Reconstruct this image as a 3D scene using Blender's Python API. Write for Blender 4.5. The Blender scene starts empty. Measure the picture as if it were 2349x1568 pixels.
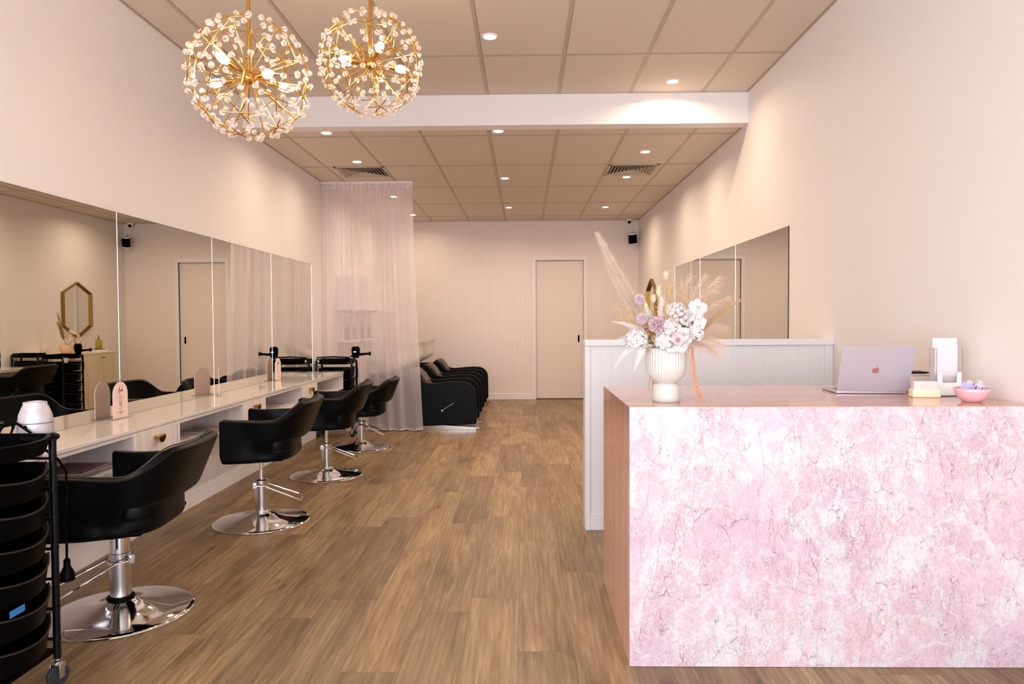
import bpy, bmesh, math, random
from mathutils import Vector, Matrix, noise as mnoise
R = random.Random(7)
PI = math.pi
S = bpy.context.scene
C = S.collection

# ---------------------------------------------------------------- camera
def camera():
    f, yaw, pitch, roll, h = 1624.41, -0.0175, -0.0289, -0.0050, 1.2893
    fw = Vector((math.sin(yaw)*math.cos(pitch), math.cos(yaw)*math.cos(pitch), math.sin(pitch)))
    r = Vector((math.cos(yaw), -math.sin(yaw), 0)); u = r.cross(fw)
    r2 = r*math.cos(roll)+u*math.sin(roll); u2 = -r*math.sin(roll)+u*math.cos(roll)
    cd = bpy.data.cameras.new('camera'); cd.sensor_width = 36; cd.lens = 36*f/2349; cd.clip_start = .05
    co = bpy.data.objects.new('camera', cd); C.objects.link(co)
    m = Matrix((r2, u2, -fw)).transposed().to_4x4(); m.translation = Vector((0, 0, h))
    co.matrix_world = m; S.camera = co
camera()
# ---------------------------------------------------------------- light and exposure
DAY = 4.85           # sky seen through the shop window
DOWN = 7.2           # each ceiling downlight, W
S.view_settings.view_transform = 'Standard'; S.view_settings.look = 'None'
S.cycles.max_bounces = 9
S.view_settings.gamma = 1; S.view_settings.use_curve_mapping = False
S.view_settings.exposure = 0.62
w = bpy.data.worlds.new('sky'); S.world = w; w.use_nodes = True
bg = w.node_tree.nodes['Background']; bg.inputs[0].default_value = (0.88, 0.935, 1.02, 1); bg.inputs[1].default_value = DAY
pl = bpy.data.lights.new('window_portal', 'AREA'); pl.shape = 'RECTANGLE'; pl.size = 4.0; pl.size_y = 2.6
pl.cycles.is_portal = True
po = bpy.data.objects.new('window_portal', pl); C.objects.link(po); po.location = (-.25, -1.58, 1.45); po.rotation_euler = (PI/2, 0, 0)
pl2 = pl.copy(); pl2.size = 1.6; po2 = bpy.data.objects.new('added_window_portal', pl2); C.objects.link(po2); po2.location = (-2.37, -.5, 1.45); po2.rotation_euler = (PI/2, 0, -PI/2)  # second portal serves the unseen side window added for daylight

# ---------------------------------------------------------------- helpers
XL, XR, YB, YF, H1, H2 = -2.388, 1.880, 11.70, -1.6, 2.942, 3.198
def lin(c):
    return tuple((v/255/12.92 if v/255 <= .04045 else ((v/255+.055)/1.055)**2.4) for v in c)
class MB:
    def __init__(s): s.v = []; s.f = []
    def add(s, vs, fs):
        o = len(s.v); s.v += [tuple(p) for p in vs]; s.f += [tuple(i+o for i in f) for f in fs]; return s
    def box(s, x0, x1, y0, y1, z0, z1, M=None):
        v = [Vector((x, y, z)) for z in (z0, z1) for y in (y0, y1) for x in (x0, x1)]
        if M: v = [M @ p for p in v]
        return s.add(v, [(0, 2, 3, 1), (4, 5, 7, 6), (0, 1, 5, 4), (2, 6, 7, 3), (0, 4, 6, 2), (1, 3, 7, 5)])
    def lathe(s, prof, n=32, c=(0, 0, 0), M=None, fl=None):
        vs = []; fs = []
        for (r, z) in prof:
            for i in range(n):
                a = 2*PI*i/n; k = r if not fl else r*(1+fl*math.cos(a*n/2))
                p = Vector((k*math.cos(a), k*math.sin(a), z)); p = M @ p if M else p
                vs.append(p+Vector(c))
        m = len(prof)
        for j in range(m-1):
            for i in range(n):
                a, b = j*n+i, j*n+(i+1) % n
                fs.append((a, b, b+n, a+n))
        if prof[0][0] > 1e-5: fs.append(tuple(range(n-1, -1, -1)))
        if prof[-1][0] > 1e-5: fs.append(tuple((m-1)*n+i for i in range(n)))
        return s.add(vs, fs)
    def cyl(s, p0, p1, r0, r1=None, n=12):
        p0, p1 = Vector(p0), Vector(p1); r1 = r0 if r1 is None else r1
        M = (p1-p0).to_track_quat('Z', 'Y').to_matrix().to_4x4()
        return s.lathe([(r0, 0), (r1, (p1-p0).length)], n, p0, M)
    def tube(s, pts, r, n=8, closed=False, cap=True):
        pts = [Vector(p) for p in pts]; m = len(pts); up = None; vs = []; fs = []
        for i, p in enumerate(pts):
            if closed: t = (pts[(i+1) % m]-pts[i-1]).normalized()
            else: t = (pts[min(i+1, m-1)]-pts[max(i-1, 0)]).normalized()
            if up is None: up = t.orthogonal().normalized()
            up = (up-t*up.dot(t)).normalized(); b = t.cross(up)
            rr = r[i] if isinstance(r, (list, tuple)) else r
            for k in range(n):
                a = 2*PI*k/n; vs.append(p+up*(rr*math.cos(a))+b*(rr*math.sin(a)))
        for i in range(m if closed else m-1):
            for k in range(n):
                a, b2 = i*n+k, i*n+(k+1) % n; c, d = ((i+1) % m)*n+k, ((i+1) % m)*n+(k+1) % n
                fs.append((a, b2, d, c))
        if cap and not closed: fs += [tuple(range(n-1, -1, -1)), tuple((m-1)*n+k for k in range(n))]
        return s.add(vs, fs)
    def ball(s, c, r, n=12, m=8, sc=(1, 1, 1), M=None):
        prof = [(math.sin(PI*j/m)*r, -math.cos(PI*j/m)*r) for j in range(m+1)]
        prof[0] = (1e-6, -r); prof[-1] = (1e-6, r)
        D = Matrix.Diagonal((sc[0], sc[1], sc[2], 1))
        return s.lathe(prof, n, c, (M @ D) if M else D)
    def prism(s, poly, f, d0, d1):
        """poly: 2-D outline; f(a, b, d) -> xyz; extruded from d0 to d1"""
        n = len(poly); vs = [f(a, b, d0) for a, b in poly]+[f(a, b, d1) for a, b in poly]
        return s.add(vs, [tuple(range(n-1, -1, -1)), tuple(range(n, 2*n))]+[(i, (i+1) % n, (i+1) % n+n, i+n) for i in range(n)])
    def strip(s, pts, wdt, nrm=None):
        """a thin blade along pts that narrows to its tip"""
        pts = [Vector(p) for p in pts]; m = len(pts); vs = []; fs = []
        t = (pts[-1]-pts[0]).normalized(); a = Vector((R.uniform(-1, 1), R.uniform(-1, 1), R.uniform(-1, 1))) if nrm is None else Vector(nrm)
        sd = t.cross(a); sd = sd.normalized() if sd.length > 1e-4 else t.orthogonal().normalized()
        for i, p in enumerate(pts):
            k = wdt*(1-i/(m-1)*.8); vs += [p-sd*k/2, p+sd*k/2]
        for i in range(m-1): fs.append((2*i, 2*i+1, 2*i+3, 2*i+2))
        return s.add(vs, fs)
    def build(s, name, mat=None, parent=None, bevel=0, seg=2, smooth=True, ang=35, sub=0, solid=0, off=0, loc=None):
        me = bpy.data.meshes.new(name); me.from_pydata(s.v, [], s.f); me.update()
        bm = bmesh.new(); bm.from_mesh(me); bmesh.ops.recalc_face_normals(bm, faces=bm.faces[:])
        if smooth:
            for f in bm.faces: f.smooth = True
            for e in bm.edges:
                if len(e.link_faces) == 2 and e.calc_face_angle(0) > math.radians(ang): e.smooth = False
        bm.to_mesh(me); bm.free()
        if mat: me.materials.append(mat)
        o = bpy.data.objects.new(name, me); C.objects.link(o)
        if parent: o.parent = parent
        if loc: o.location = loc
        if solid:
            m = o.modifiers.new('solid', 'SOLIDIFY'); m.thickness = solid; m.offset = off
        if bevel:
            m = o.modifiers.new('bevel', 'BEVEL'); m.width = bevel; m.segments = seg; m.limit_method = 'ANGLE'; m.angle_limit = math.radians(40)
            m.harden_normals = False
        if sub:
            m = o.modifiers.new('sub', 'SUBSURF'); m.levels = sub; m.render_levels = sub
        return o
def thing(name, label, cat, loc=(0, 0, 0), rz=0, group=None):
    o = bpy.data.objects.new(name, None); C.objects.link(o); o.location = loc; o.rotation_euler = (0, 0, rz); o.empty_display_size = .05
    o['label'] = label; o['category'] = cat
    if group: o['group'] = group
    return o
def tag(o, label, cat, group=None, kind=None):
    o['label'] = label; o['category'] = cat
    if group: o['group'] = group
    if kind: o['kind'] = kind
    return o
def struct(o): o['kind'] = 'structure'; return o
def kids(o): return [c for c in C.objects if c.parent == o]
def copy_tree(o, parent=None):
    c = o.copy(); C.objects.link(c)
    if parent: c.parent = parent
    for ch in kids(o): copy_tree(ch, c)
    return c
def dup(root, label, loc, rz=None, group=None):
    c = copy_tree(root); c.location = loc
    if rz is not None: c.rotation_euler = (0, 0, rz)
    c['label'] = label
    if group: c['group'] = group
    return c

# ---------------------------------------------------------------- materials
def mat(name, col, rough=.5, metal=0, bump=None, spec=.5, emit=None, es=0, trans=0, ior=1.45, alpha=1, coat=0, sheen=0, var=None):
    m = bpy.data.materials.new(name); m.use_nodes = True; nt = m.node_tree; b = nt.nodes['Principled BSDF']
    b.inputs['Base Color'].default_value = (*col, 1); b.inputs['Roughness'].default_value = rough; b.inputs['Metallic'].default_value = metal
    b.inputs['Specular IOR Level'].default_value = spec; b.inputs['Transmission Weight'].default_value = trans; b.inputs['IOR'].default_value = ior
    b.inputs['Coat Weight'].default_value = coat; b.inputs['Sheen Weight'].default_value = sheen
    if emit: b.inputs['Emission Color'].default_value = (*emit, 1); b.inputs['Emission Strength'].default_value = es
    if bump or var:
        tc = nt.nodes.new('ShaderNodeTexCoord')
    if bump:   # (scale, strength, distance)
        n = nt.nodes.new('ShaderNodeTexNoise'); n.inputs['Scale'].default_value = bump[0]; n.inputs['Detail'].default_value = 4
        bp = nt.nodes.new('ShaderNodeBump'); bp.inputs['Strength'].default_value = bump[1]; bp.inputs['Distance'].default_value = bump[2]
        nt.links.new(tc.outputs['Object'], n.inputs['Vector']); nt.links.new(n.outputs['Fac'], bp.inputs['Height']); nt.links.new(bp.outputs['Normal'], b.inputs['Normal'])
    if var:    # (scale vec, amount)
        n = nt.nodes.new('ShaderNodeTexNoise'); n.inputs['Scale'].default_value = 1; n.inputs['Detail'].default_value = 5
        mp = nt.nodes.new('ShaderNodeMapping'); mp.inputs['Scale'].default_value = var[0]
        rp = nt.nodes.new('ShaderNodeValToRGB'); a = var[1]
        rp.color_ramp.elements[0].position = .3; rp.color_ramp.elements[1].position = .7
        rp.color_ramp.elements[0].color = (*[c*(1-a) for c in col], 1); rp.color_ramp.elements[1].color = (*[min(1, c*(1+a*.5)) for c in col], 1)
        nt.links.new(tc.outputs['Object'], mp.inputs['Vector']); nt.links.new(mp.outputs['Vector'], n.inputs['Vector'])
        nt.links.new(n.outputs['Fac'], rp.inputs['Fac']); nt.links.new(rp.outputs['Color'], b.inputs['Base Color'])
    return m
M = {}
M['wall'] = mat('wall_paint', lin((239, 231, 228)), .6, bump=(90, .06, .002))
M['white'] = mat('white_paint', lin((240, 234, 234)), .4)
M['shiplap'] = mat('shiplap_paint', lin((238, 224, 218)), .34)
M['half'] = mat('half_wall_paint', lin((240, 236, 238)), .4)
M['door'] = mat('door_paint', lin((238, 222, 214)), .45)
M['tile'] = mat('ceiling_tile', lin((221, 207, 192)), .8, bump=(160, .25, .002))
M['tbar'] = mat('ceiling_bar', lin((192, 176, 156)), .5)
M['black'] = mat('black_plastic', (.0012, .0012, .0014), .42, spec=.05)
M['blackm'] = mat('black_metal', (.002, .003, .004), .3, spec=.25)
M['leather'] = mat('black_leather', (.0016, .0018, .0024), .36, bump=(260, .12, .001), spec=.13)
M['piping'] = mat('piping_reflection_brown', (.05, .035, .022), .5)  # brown of the piping paints warm reflections along the leather edges
M['chrome'] = mat('chrome', (.78, .77, .78), .06, 1)
M['satin'] = mat('satin_steel', (.62, .61, .62), .22, 1)
M['brass'] = mat('brushed_brass', lin((206, 160, 84)), .26, 1)
M['gold'] = mat('dull_gold', lin((150, 118, 48)), .35, 1)
M['mirror'] = mat('mirror_glass', (.75, .745, .685), .0, 1)
M['medge'] = mat('mirror_edge', (.92, .93, .92), .25, .6)
M['medged'] = mat('mirror_edge_dark', (.05, .06, .05), .3)
M['top'] = mat('benchtop', lin((242, 232, 226)), .1, coat=.4)
M['carcass'] = mat('vanity_laminate', lin((238, 228, 224)), .45, var=((22, 22, 1.6), .12))
M['oak'] = mat('pale_laminate', lin((224, 205, 178)), .45, var=((26, 26, 1.4), .14))
M['card'] = mat('card_acrylic', lin((243, 214, 205)), .3)
M['ink'] = mat('card_ink', lin((60, 36, 36)), .6)
M['acr'] = mat('clear_acrylic', (.97, .97, .98), .03, trans=.9, ior=1.3)
M['ceram'] = mat('white_ceramic', lin((208, 204, 197)), .32)
M['basin'] = mat('basin_ceramic', lin((235, 228, 215)), .12)
M['bulb'] = mat('bulb_glow', (1, .93, .8), .3, emit=(1, .80, .56), es=14)
M['led'] = mat('downlight_lens', (1, 1, 1), .3, emit=(1, .90, .76), es=22)
M['bead'] = mat('crystal_bead', (1.0, .93, .90), .10, trans=.80, ior=1.38)
M['rubber'] = mat('rubber', (.02, .022, .025), .6)
M['laptop'] = mat('laptop_silver', lin((196, 193, 203)), .35, .3)
M['grey'] = mat('warm_grey', lin((190, 180, 170)), .5)
def hexm(name, rgb, rough=.6, **k): return mat(name, lin(rgb), rough, **k)

def ramp(nt, stops):
    r = nt.nodes.new('ShaderNodeValToRGB'); e = r.color_ramp.elements
    while len(e) < len(stops): e.new(.5)
    for i, (p, c) in enumerate(stops): e[i].position = p; e[i].color = (*c, 1) if len(c) == 3 else c
    return r
def math_(nt, op, a, b=None, c=None):
    n = nt.nodes.new('ShaderNodeMath'); n.operation = op
    for i, v in enumerate((a, b, c)):
        if v is None: continue
        if isinstance(v, (int, float)): n.inputs[i].default_value = v
        else: nt.links.new(v, n.inputs[i])
    return n.outputs[0]
def mixc(nt, fac, a, b, mode='MIX'):
    n = nt.nodes.new('ShaderNodeMix'); n.data_type = 'RGBA'; n.blend_type = mode
    for k, v in ((0, fac), (6, a), (7, b)):
        if isinstance(v, (int, float)): n.inputs[k].default_value = v
        elif isinstance(v, tuple): n.inputs[k].default_value = (*v, 1)
        else: nt.links.new(v, n.inputs[k])
    return n.outputs[2]
def noise_(nt, vec, scale, detail=4, rough=.5, sc=None, dist=0):
    if sc:
        mp = nt.nodes.new('ShaderNodeMapping'); mp.inputs['Scale'].default_value = sc; nt.links.new(vec, mp.inputs['Vector']); vec = mp.outputs['Vector']
    n = nt.nodes.new('ShaderNodeTexNoise'); n.inputs['Scale'].default_value = scale; n.inputs['Detail'].default_value = detail
    n.inputs['Roughness'].default_value = rough; n.inputs['Distortion'].default_value = dist
    nt.links.new(vec, n.inputs['Vector']); return n
def floor_mat():
    m = bpy.data.materials.new('oak_plank_floor'); m.use_nodes = True; nt = m.node_tree; L = nt.links; b = nt.nodes['Principled BSDF']
    tc = nt.nodes.new('ShaderNodeTexCoord'); sp = nt.nodes.new('ShaderNodeSeparateXYZ'); L.new(tc.outputs['Object'], sp.inputs[0])
    PW, PLN = .219, 1.38
    u = math_(nt, 'DIVIDE', math_(nt, 'ADD', sp.outputs['X'], .031+PW*40), PW); row = math_(nt, 'FLOOR', u); fu = math_(nt, 'FRACT', u)
    wn = nt.nodes.new('ShaderNodeTexWhiteNoise'); wn.noise_dimensions = '1D'; L.new(row, wn.inputs['W'])
    v = math_(nt, 'ADD', math_(nt, 'DIVIDE', sp.outputs['Y'], PLN), math_(nt, 'MULTIPLY', wn.outputs['Value'], 7.0)); col = math_(nt, 'FLOOR', v); fv = math_(nt, 'FRACT', v)
    cb = nt.nodes.new('ShaderNodeCombineXYZ'); L.new(row, cb.inputs[0]); L.new(col, cb.inputs[1])
    w2 = nt.nodes.new('ShaderNodeTexWhiteNoise'); w2.noise_dimensions = '3D'; L.new(cb.outputs[0], w2.inputs['Vector'])
    off = nt.nodes.new('ShaderNodeVectorMath'); off.operation = 'SCALE'; L.new(w2.outputs['Color'], off.inputs[0]); off.inputs['Scale'].default_value = 9
    pos = nt.nodes.new('ShaderNodeVectorMath'); pos.operation = 'ADD'; L.new(tc.outputs['Object'], pos.inputs[0]); L.new(off.outputs[0], pos.inputs[1]); pv = pos.outputs[0]
    n1 = noise_(nt, pv, 1, 8, .66, (20, 1.6, 1), 1.2)        # long grain
    n2 = noise_(nt, pv, 1, 3, .5, (5.5, 1.3, 1), .4)        # broad tone
    n3 = noise_(nt, pv, 1, 6, .7, (95, 3.2, 1), .9)          # fine fibre
    r1 = ramp(nt, [(.30, lin((92, 68, 43))), (.5, lin((148, 119, 86))), (.68, lin((186, 158, 124)))]); L.new(n1.outputs['Fac'], r1.inputs['Fac'])
    r2 = ramp(nt, [(.25, lin((84, 64, 41))), (.5, lin((146, 121, 87))), (.75, lin((178, 154, 118)))]); L.new(n2.outputs['Fac'], r2.inputs['Fac'])
    c = mixc(nt, .45, r1.outputs['Color'], r2.outputs['Color'])
    wv = nt.nodes.new('ShaderNodeTexWave'); wv.wave_type = 'BANDS'; wv.bands_direction = 'X'; wv.inputs['Scale'].default_value = 1; wv.inputs['Distortion'].default_value = 9; wv.inputs['Detail'].default_value = 3; wv.inputs['Detail Scale'].default_value = .9
    mw = nt.nodes.new('ShaderNodeMapping'); mw.inputs['Scale'].default_value = (12, 1.5, 1); L.new(pv, mw.inputs['Vector']); L.new(mw.outputs['Vector'], wv.inputs['Vector'])
    rw = ramp(nt, [(.0, (.78, .76, .74)), (.35, (1, 1, 1)), (.8, (1.10, 1.10, 1.09))]); L.new(wv.outputs['Color'], rw.inputs['Fac']); c = mixc(nt, .55, c, rw.outputs['Color'], 'MULTIPLY')
    r3 = ramp(nt, [(.35, (.62, .59, .56)), (.6, (1.0, .98, .95))]); L.new(n3.outputs['Fac'], r3.inputs['Fac'])
    c = mixc(nt, .75, c, r3.outputs['Color'], 'MULTIPLY')
    tone = ramp(nt, [(0, (.78, .75, .72)), (.5, (1.0, .99, .97)), (1, (1.2, 1.18, 1.15))]); L.new(w2.outputs['Value'], tone.inputs['Fac'])
    c = mixc(nt, 1.0, c, tone.outputs['Color'], 'MULTIPLY')
    vo = nt.nodes.new('ShaderNodeTexVoronoi'); vo.inputs['Scale'].default_value = 1; mp = nt.nodes.new('ShaderNodeMapping'); mp.inputs['Scale'].default_value = (7, 2.1, 1)
    L.new(pv, mp.inputs['Vector']); L.new(mp.outputs['Vector'], vo.inputs['Vector'])
    kn = ramp(nt, [(.03, (.42, .34, .28)), (.12, (.86, .83, .8)), (.22, (1, 1, 1))]); L.new(vo.outputs['Distance'], kn.inputs['Fac'])
    c = mixc(nt, .8, c, kn.outputs['Color'], 'MULTIPLY')
    ex = math_(nt, 'MINIMUM', math_(nt, 'MULTIPLY', fu, PW), math_(nt, 'MULTIPLY', math_(nt, 'SUBTRACT', 1, fu), PW))
    ey = math_(nt, 'MINIMUM', math_(nt, 'MULTIPLY', fv, PLN), math_(nt, 'MULTIPLY', math_(nt, 'SUBTRACT', 1, fv), PLN))
    e = math_(nt, 'MINIMUM', ex, ey); ed = ramp(nt, [(0, (.62, .56, .5)), (.0022, (1, 1, 1))]); L.new(e, ed.inputs['Fac'])
    c = mixc(nt, .8, c, ed.outputs['Color'], 'MULTIPLY')
    L.new(c, b.inputs['Base Color'])
    rr = nt.nodes.new('ShaderNodeMapRange'); rr.inputs['To Min'].default_value = .33; rr.inputs['To Max'].default_value = .5; L.new(n3.outputs['Fac'], rr.inputs['Value']); L.new(rr.outputs[0], b.inputs['Roughness'])
    bp = nt.nodes.new('ShaderNodeBump'); bp.inputs['Strength'].default_value = .18; bp.inputs['Distance'].default_value = .002; L.new(n3.outputs['Fac'], bp.inputs['Height']); L.new(bp.outputs['Normal'], b.inputs['Normal'])
    return m
def marble_front():
    m = bpy.data.materials.new('pink_breccia_marble'); m.use_nodes = True; nt = m.node_tree; L = nt.links; b = nt.nodes['Principled BSDF']
    tc = nt.nodes.new('ShaderNodeTexCoord'); P0 = tc.outputs['Object']
    def warp(vec, sc, amt, st=(1, 1, 1)):
        n = noise_(nt, vec, sc, 5, .6, st); s = nt.nodes.new('ShaderNodeVectorMath'); s.operation = 'SUBTRACT'; L.new(n.outputs['Color'], s.inputs[0]); s.inputs[1].default_value = (.5, .5, .5)
        k = nt.nodes.new('ShaderNodeVectorMath'); k.operation = 'SCALE'; L.new(s.outputs[0], k.inputs[0]); k.inputs['Scale'].default_value = amt
        a = nt.nodes.new('ShaderNodeVectorMath'); a.operation = 'ADD'; L.new(vec, a.inputs[0]); L.new(k.outputs[0], a.inputs[1]); return a.outputs[0]
    def vor(vec, sc, feat='DISTANCE_TO_EDGE', st=(1, 1, 1)):
        mp = nt.nodes.new('ShaderNodeMapping'); mp.inputs['Scale'].default_value = st; L.new(vec, mp.inputs['Vector'])
        v = nt.nodes.new('ShaderNodeTexVoronoi'); v.feature = feat; v.inputs['Scale'].default_value = sc; L.new(mp.outputs['Vector'], v.inputs['Vector']); return v
    W1 = warp(P0, 5, .16); W2 = warp(P0, 18, .07); W3 = warp(W1, 30, .04)
    W4 = warp(warp(P0, 3, .26), 13, .085); W5 = warp(P0, 9, .05); cell = vor(W4, 5.0, 'F1', (1, 1, .8)); cell2 = vor(W2, 13, 'F1', (1, 1, .8)); col = noise_(nt, P0, 3.4, 5)
    pink = ramp(nt, [(.3, lin((206, 184, 198))), (.5, lin((213, 187, 195))), (.7, lin((217, 191, 193)))]); L.new(col.outputs['Fac'], pink.inputs['Fac'])
    cv = ramp(nt, [(0, (.90, .85, .90)), (.5, (.99, .97, .98)), (1, (1.06, 1.06, 1.06))]); L.new(cell.outputs['Color'], cv.inputs['Fac'])
    cv2 = ramp(nt, [(0, (.95, .92, .94)), (1, (1.04, 1.04, 1.04))]); L.new(cell2.outputs['Color'], cv2.inputs['Fac'])
    c = mixc(nt, 1, pink.outputs['Color'], cv.outputs['Color'], 'MULTIPLY'); c = mixc(nt, 1, c, cv2.outputs['Color'], 'MULTIPLY')
    fib = noise_(nt, P0, 1, 5, .65, (55, 55, 6), .8); fr = ramp(nt, [(.3, (.93, .9, .92)), (.65, (1.03, 1.03, 1.03))]); L.new(fib.outputs['Fac'], fr.inputs['Fac'])
    c = mixc(nt, .7, c, fr.outputs['Color'], 'MULTIPLY')
    # white calcite: broad ragged patches that hold small pink clasts, thin cracks elsewhere
    wht = (.70, .685, .70)
    pa = noise_(nt, W1, 4.6, 12, .74, (1, 1, .75), .35); pr = ramp(nt, [(.495, (0, 0, 0)), (.545, (.7, .7, .7)), (.63, (1, 1, 1))]); L.new(pa.outputs['Fac'], pr.inputs['Fac'])
    def clast(vec, sc, a, b_, f):
        v = vor(vec, sc, 'F1'); r = ramp(nt, [(a, (f,)*3), (b_, (0, 0, 0))]); L.new(v.outputs['Distance'], r.inputs['Fac']); return r.outputs['Color']
    cl = math_(nt, 'MAXIMUM', clast(W2, 9, .26, .36, .9), clast(W2, 24, .22, .38, .7))
    mask = math_(nt, 'MULTIPLY', pr.outputs['Color'], math_(nt, 'SUBTRACT', 1, cl))
    c = mixc(nt, math_(nt, 'MULTIPLY', mask, .92), c, wht)
    def crack(v, w0, f, thr, c):
        r = ramp(nt, [(0, (f,)*3), (w0, (0, 0, 0))]); L.new(v.outputs['Distance'], r.inputs['Fac'])
        n = noise_(nt, P0, 3.1, 4); k = ramp(nt, [(thr, (0, 0, 0)), (thr+.1, (1, 1, 1))]); L.new(n.outputs['Fac'], k.inputs['Fac'])
        return mixc(nt, math_(nt, 'MULTIPLY', r.outputs['Color'], k.outputs['Color']), c, wht)
    c = crack(vor(W4, 5.0, st=(1, 1, .8)), .040, .7, .36, c); c = crack(vor(W2, 13, st=(1, 1, .8)), .045, .5, .40, c); c = crack(vor(W2, 30), .06, .45, .36, c)
    mo = noise_(nt, W2, 26, 8, .75); mr = ramp(nt, [(.52, (0, 0, 0)), (.64, (.45, .45, .45))]); L.new(mo.outputs['Fac'], mr.inputs['Fac'])
    c = mixc(nt, mr.outputs['Color'], c, lin((210, 184, 190)))
    # thin dark veins, mostly upright
    def vein(vec, sc, st, wd, colr, thr, fac, c, ns=3):   # (vector, scale, stretch, width, colour, threshold, strength, below, mask scale)
        v = vor(vec, sc, 'DISTANCE_TO_EDGE', st); r = ramp(nt, [(0, (fac,)*3), (wd, (0, 0, 0))]); L.new(v.outputs['Distance'], r.inputs['Fac'])
        n = noise_(nt, P0, ns, 3); k = ramp(nt, [(thr, (0, 0, 0)), (thr+.08, (1, 1, 1))]); L.new(n.outputs['Fac'], k.inputs['Fac'])
        return mixc(nt, math_(nt, 'MULTIPLY', r.outputs['Color'], k.outputs['Color']), c, colr)
    c = vein(W5, 7, (2.2, 2.2, .45), .010, lin((122, 92, 104)), .46, .8, c, 5); c = vein(W5, 13, (3.0, 3.0, .5), .018, lin((132, 92, 104)), .48, .7, c, 7)
    c = vein(W3, 15, (1.6, 1.6, .4), .014, lin((140, 92, 106)), .50, .75, c, 9)
    c = vein(W2, 34, (1.4, 1.4, .6), .026, lin((150, 118, 124)), .50, .6, c, 7)
    c = vein(W4, 52, (1.2, 1.2, .5), .05, lin((150, 124, 128)), .46, .42, c, 4)
    fz = noise_(nt, W3, 70, 8, .8); zr = ramp(nt, [(.38, (.86, .83, .84)), (.56, (1.02, 1.02, 1.02))]); L.new(fz.outputs['Fac'], zr.inputs['Fac'])
    c = mixc(nt, .8, c, zr.outputs['Color'], 'MULTIPLY')
    L.new(c, b.inputs['Base Color']); b.inputs['Roughness'].default_value = .14
    return m
def marble_side():
    m = bpy.data.materials.new('salmon_vein_marble'); m.use_nodes = True; nt = m.node_tree; L = nt.links; b = nt.nodes['Principled BSDF']
    tc = nt.nodes.new('ShaderNodeTexCoord'); P0 = tc.outputs['Object']
    n = noise_(nt, P0, 1, 6, .6, (2.2, 30, 1.5), .7); n2 = noise_(nt, P0, 1, 6, .65, (5, 90, 5), .3)
    r = ramp(nt, [(.25, lin((202, 142, 120))), (.45, lin((214, 160, 140))), (.6, lin((222, 174, 156))), (.8, lin((230, 196, 184)))]); L.new(n.outputs['Fac'], r.inputs['Fac'])
    r2 = ramp(nt, [(.3, (.93, .91, .90)), (.6, (1.03, 1.03, 1.03))]); L.new(n2.outputs['Fac'], r2.inputs['Fac'])
    L.new(mixc(nt, .8, r.outputs['Color'], r2.outputs['Color'], 'MULTIPLY'), b.inputs['Base Color']); b.inputs['Roughness'].default_value = .09; b.inputs['Specular IOR Level'].default_value = .9
    return m
def sheer_mat(name, opac):
    m = bpy.data.materials.new(name); m.use_nodes = True; nt = m.node_tree; L = nt.links
    for n in list(nt.nodes): nt.nodes.remove(n)
    o = nt.nodes.new('ShaderNodeOutputMaterial'); t = nt.nodes.new('ShaderNodeBsdfTransparent'); d = nt.nodes.new('ShaderNodeBsdfDiffuse'); tl = nt.nodes.new('ShaderNodeBsdfTranslucent')
    d.inputs[0].default_value = (*lin((250, 240, 244)), 1); tl.inputs[0].default_value = (*lin((250, 240, 244)), 1)
    a = nt.nodes.new('ShaderNodeMixShader'); a.inputs[0].default_value = .45; L.new(d.outputs[0], a.inputs[1]); L.new(tl.outputs[0], a.inputs[2])
    lw = nt.nodes.new('ShaderNodeLayerWeight'); lw.inputs[0].default_value = .45
    f = math_(nt, 'MULTIPLY_ADD', lw.outputs['Facing'], .45, opac)
    b = nt.nodes.new('ShaderNodeMixShader'); L.new(f, b.inputs[0]); L.new(t.outputs[0], b.inputs[1]); L.new(a.outputs[0], b.inputs[2]); L.new(b.outputs[0], o.inputs[0])
    return m
M['floor'] = floor_mat(); M['marble'] = marble_front(); M['marble2'] = marble_side(); M['sheer'] = sheer_mat('sheer_voile', .50); M['tape'] = sheer_mat('heading_tape', .8)

# ================================================================ THE ROOM
YB0, YB1 = 6.005, 6.145
struct(MB().box(XL-.2, XR+.2, YF-.2, YB+.2, -.1, 0).build('floor', M['floor'], smooth=False))
wl = MB(); SY0, SY1 = -1.3, .3
wl.box(XL-.15, XL, SY1, YB+.2, 0, 3.4).box(XL-.15, XL, YF-.2, SY0, 0, 3.4).box(XL-.15, XL, SY0, SY1, 0, .12).box(XL-.15, XL, SY0, SY1, 2.75, 3.4)
struct(wl.build('wall_left', M['wall'], smooth=False))
wn = MB()
for y in (SY0, -.5, SY1-.05): wn.box(XL-.1, XL-.05, y, y+.05, .12, 2.75)
wn.box(XL-.1, XL-.05, SY0, SY1, .12, .17).box(XL-.1, XL-.05, SY0, SY1, 2.7, 2.75)
struct(wn.build('added_side_window', M['blackm'], smooth=False))  # unseen window, added and sized to brighten the right wall
struct(MB().box(XR, XR+.15, YF-.2, YB+.2, 0, 3.4).build('wall_right', M['wall'], smooth=False))
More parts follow.
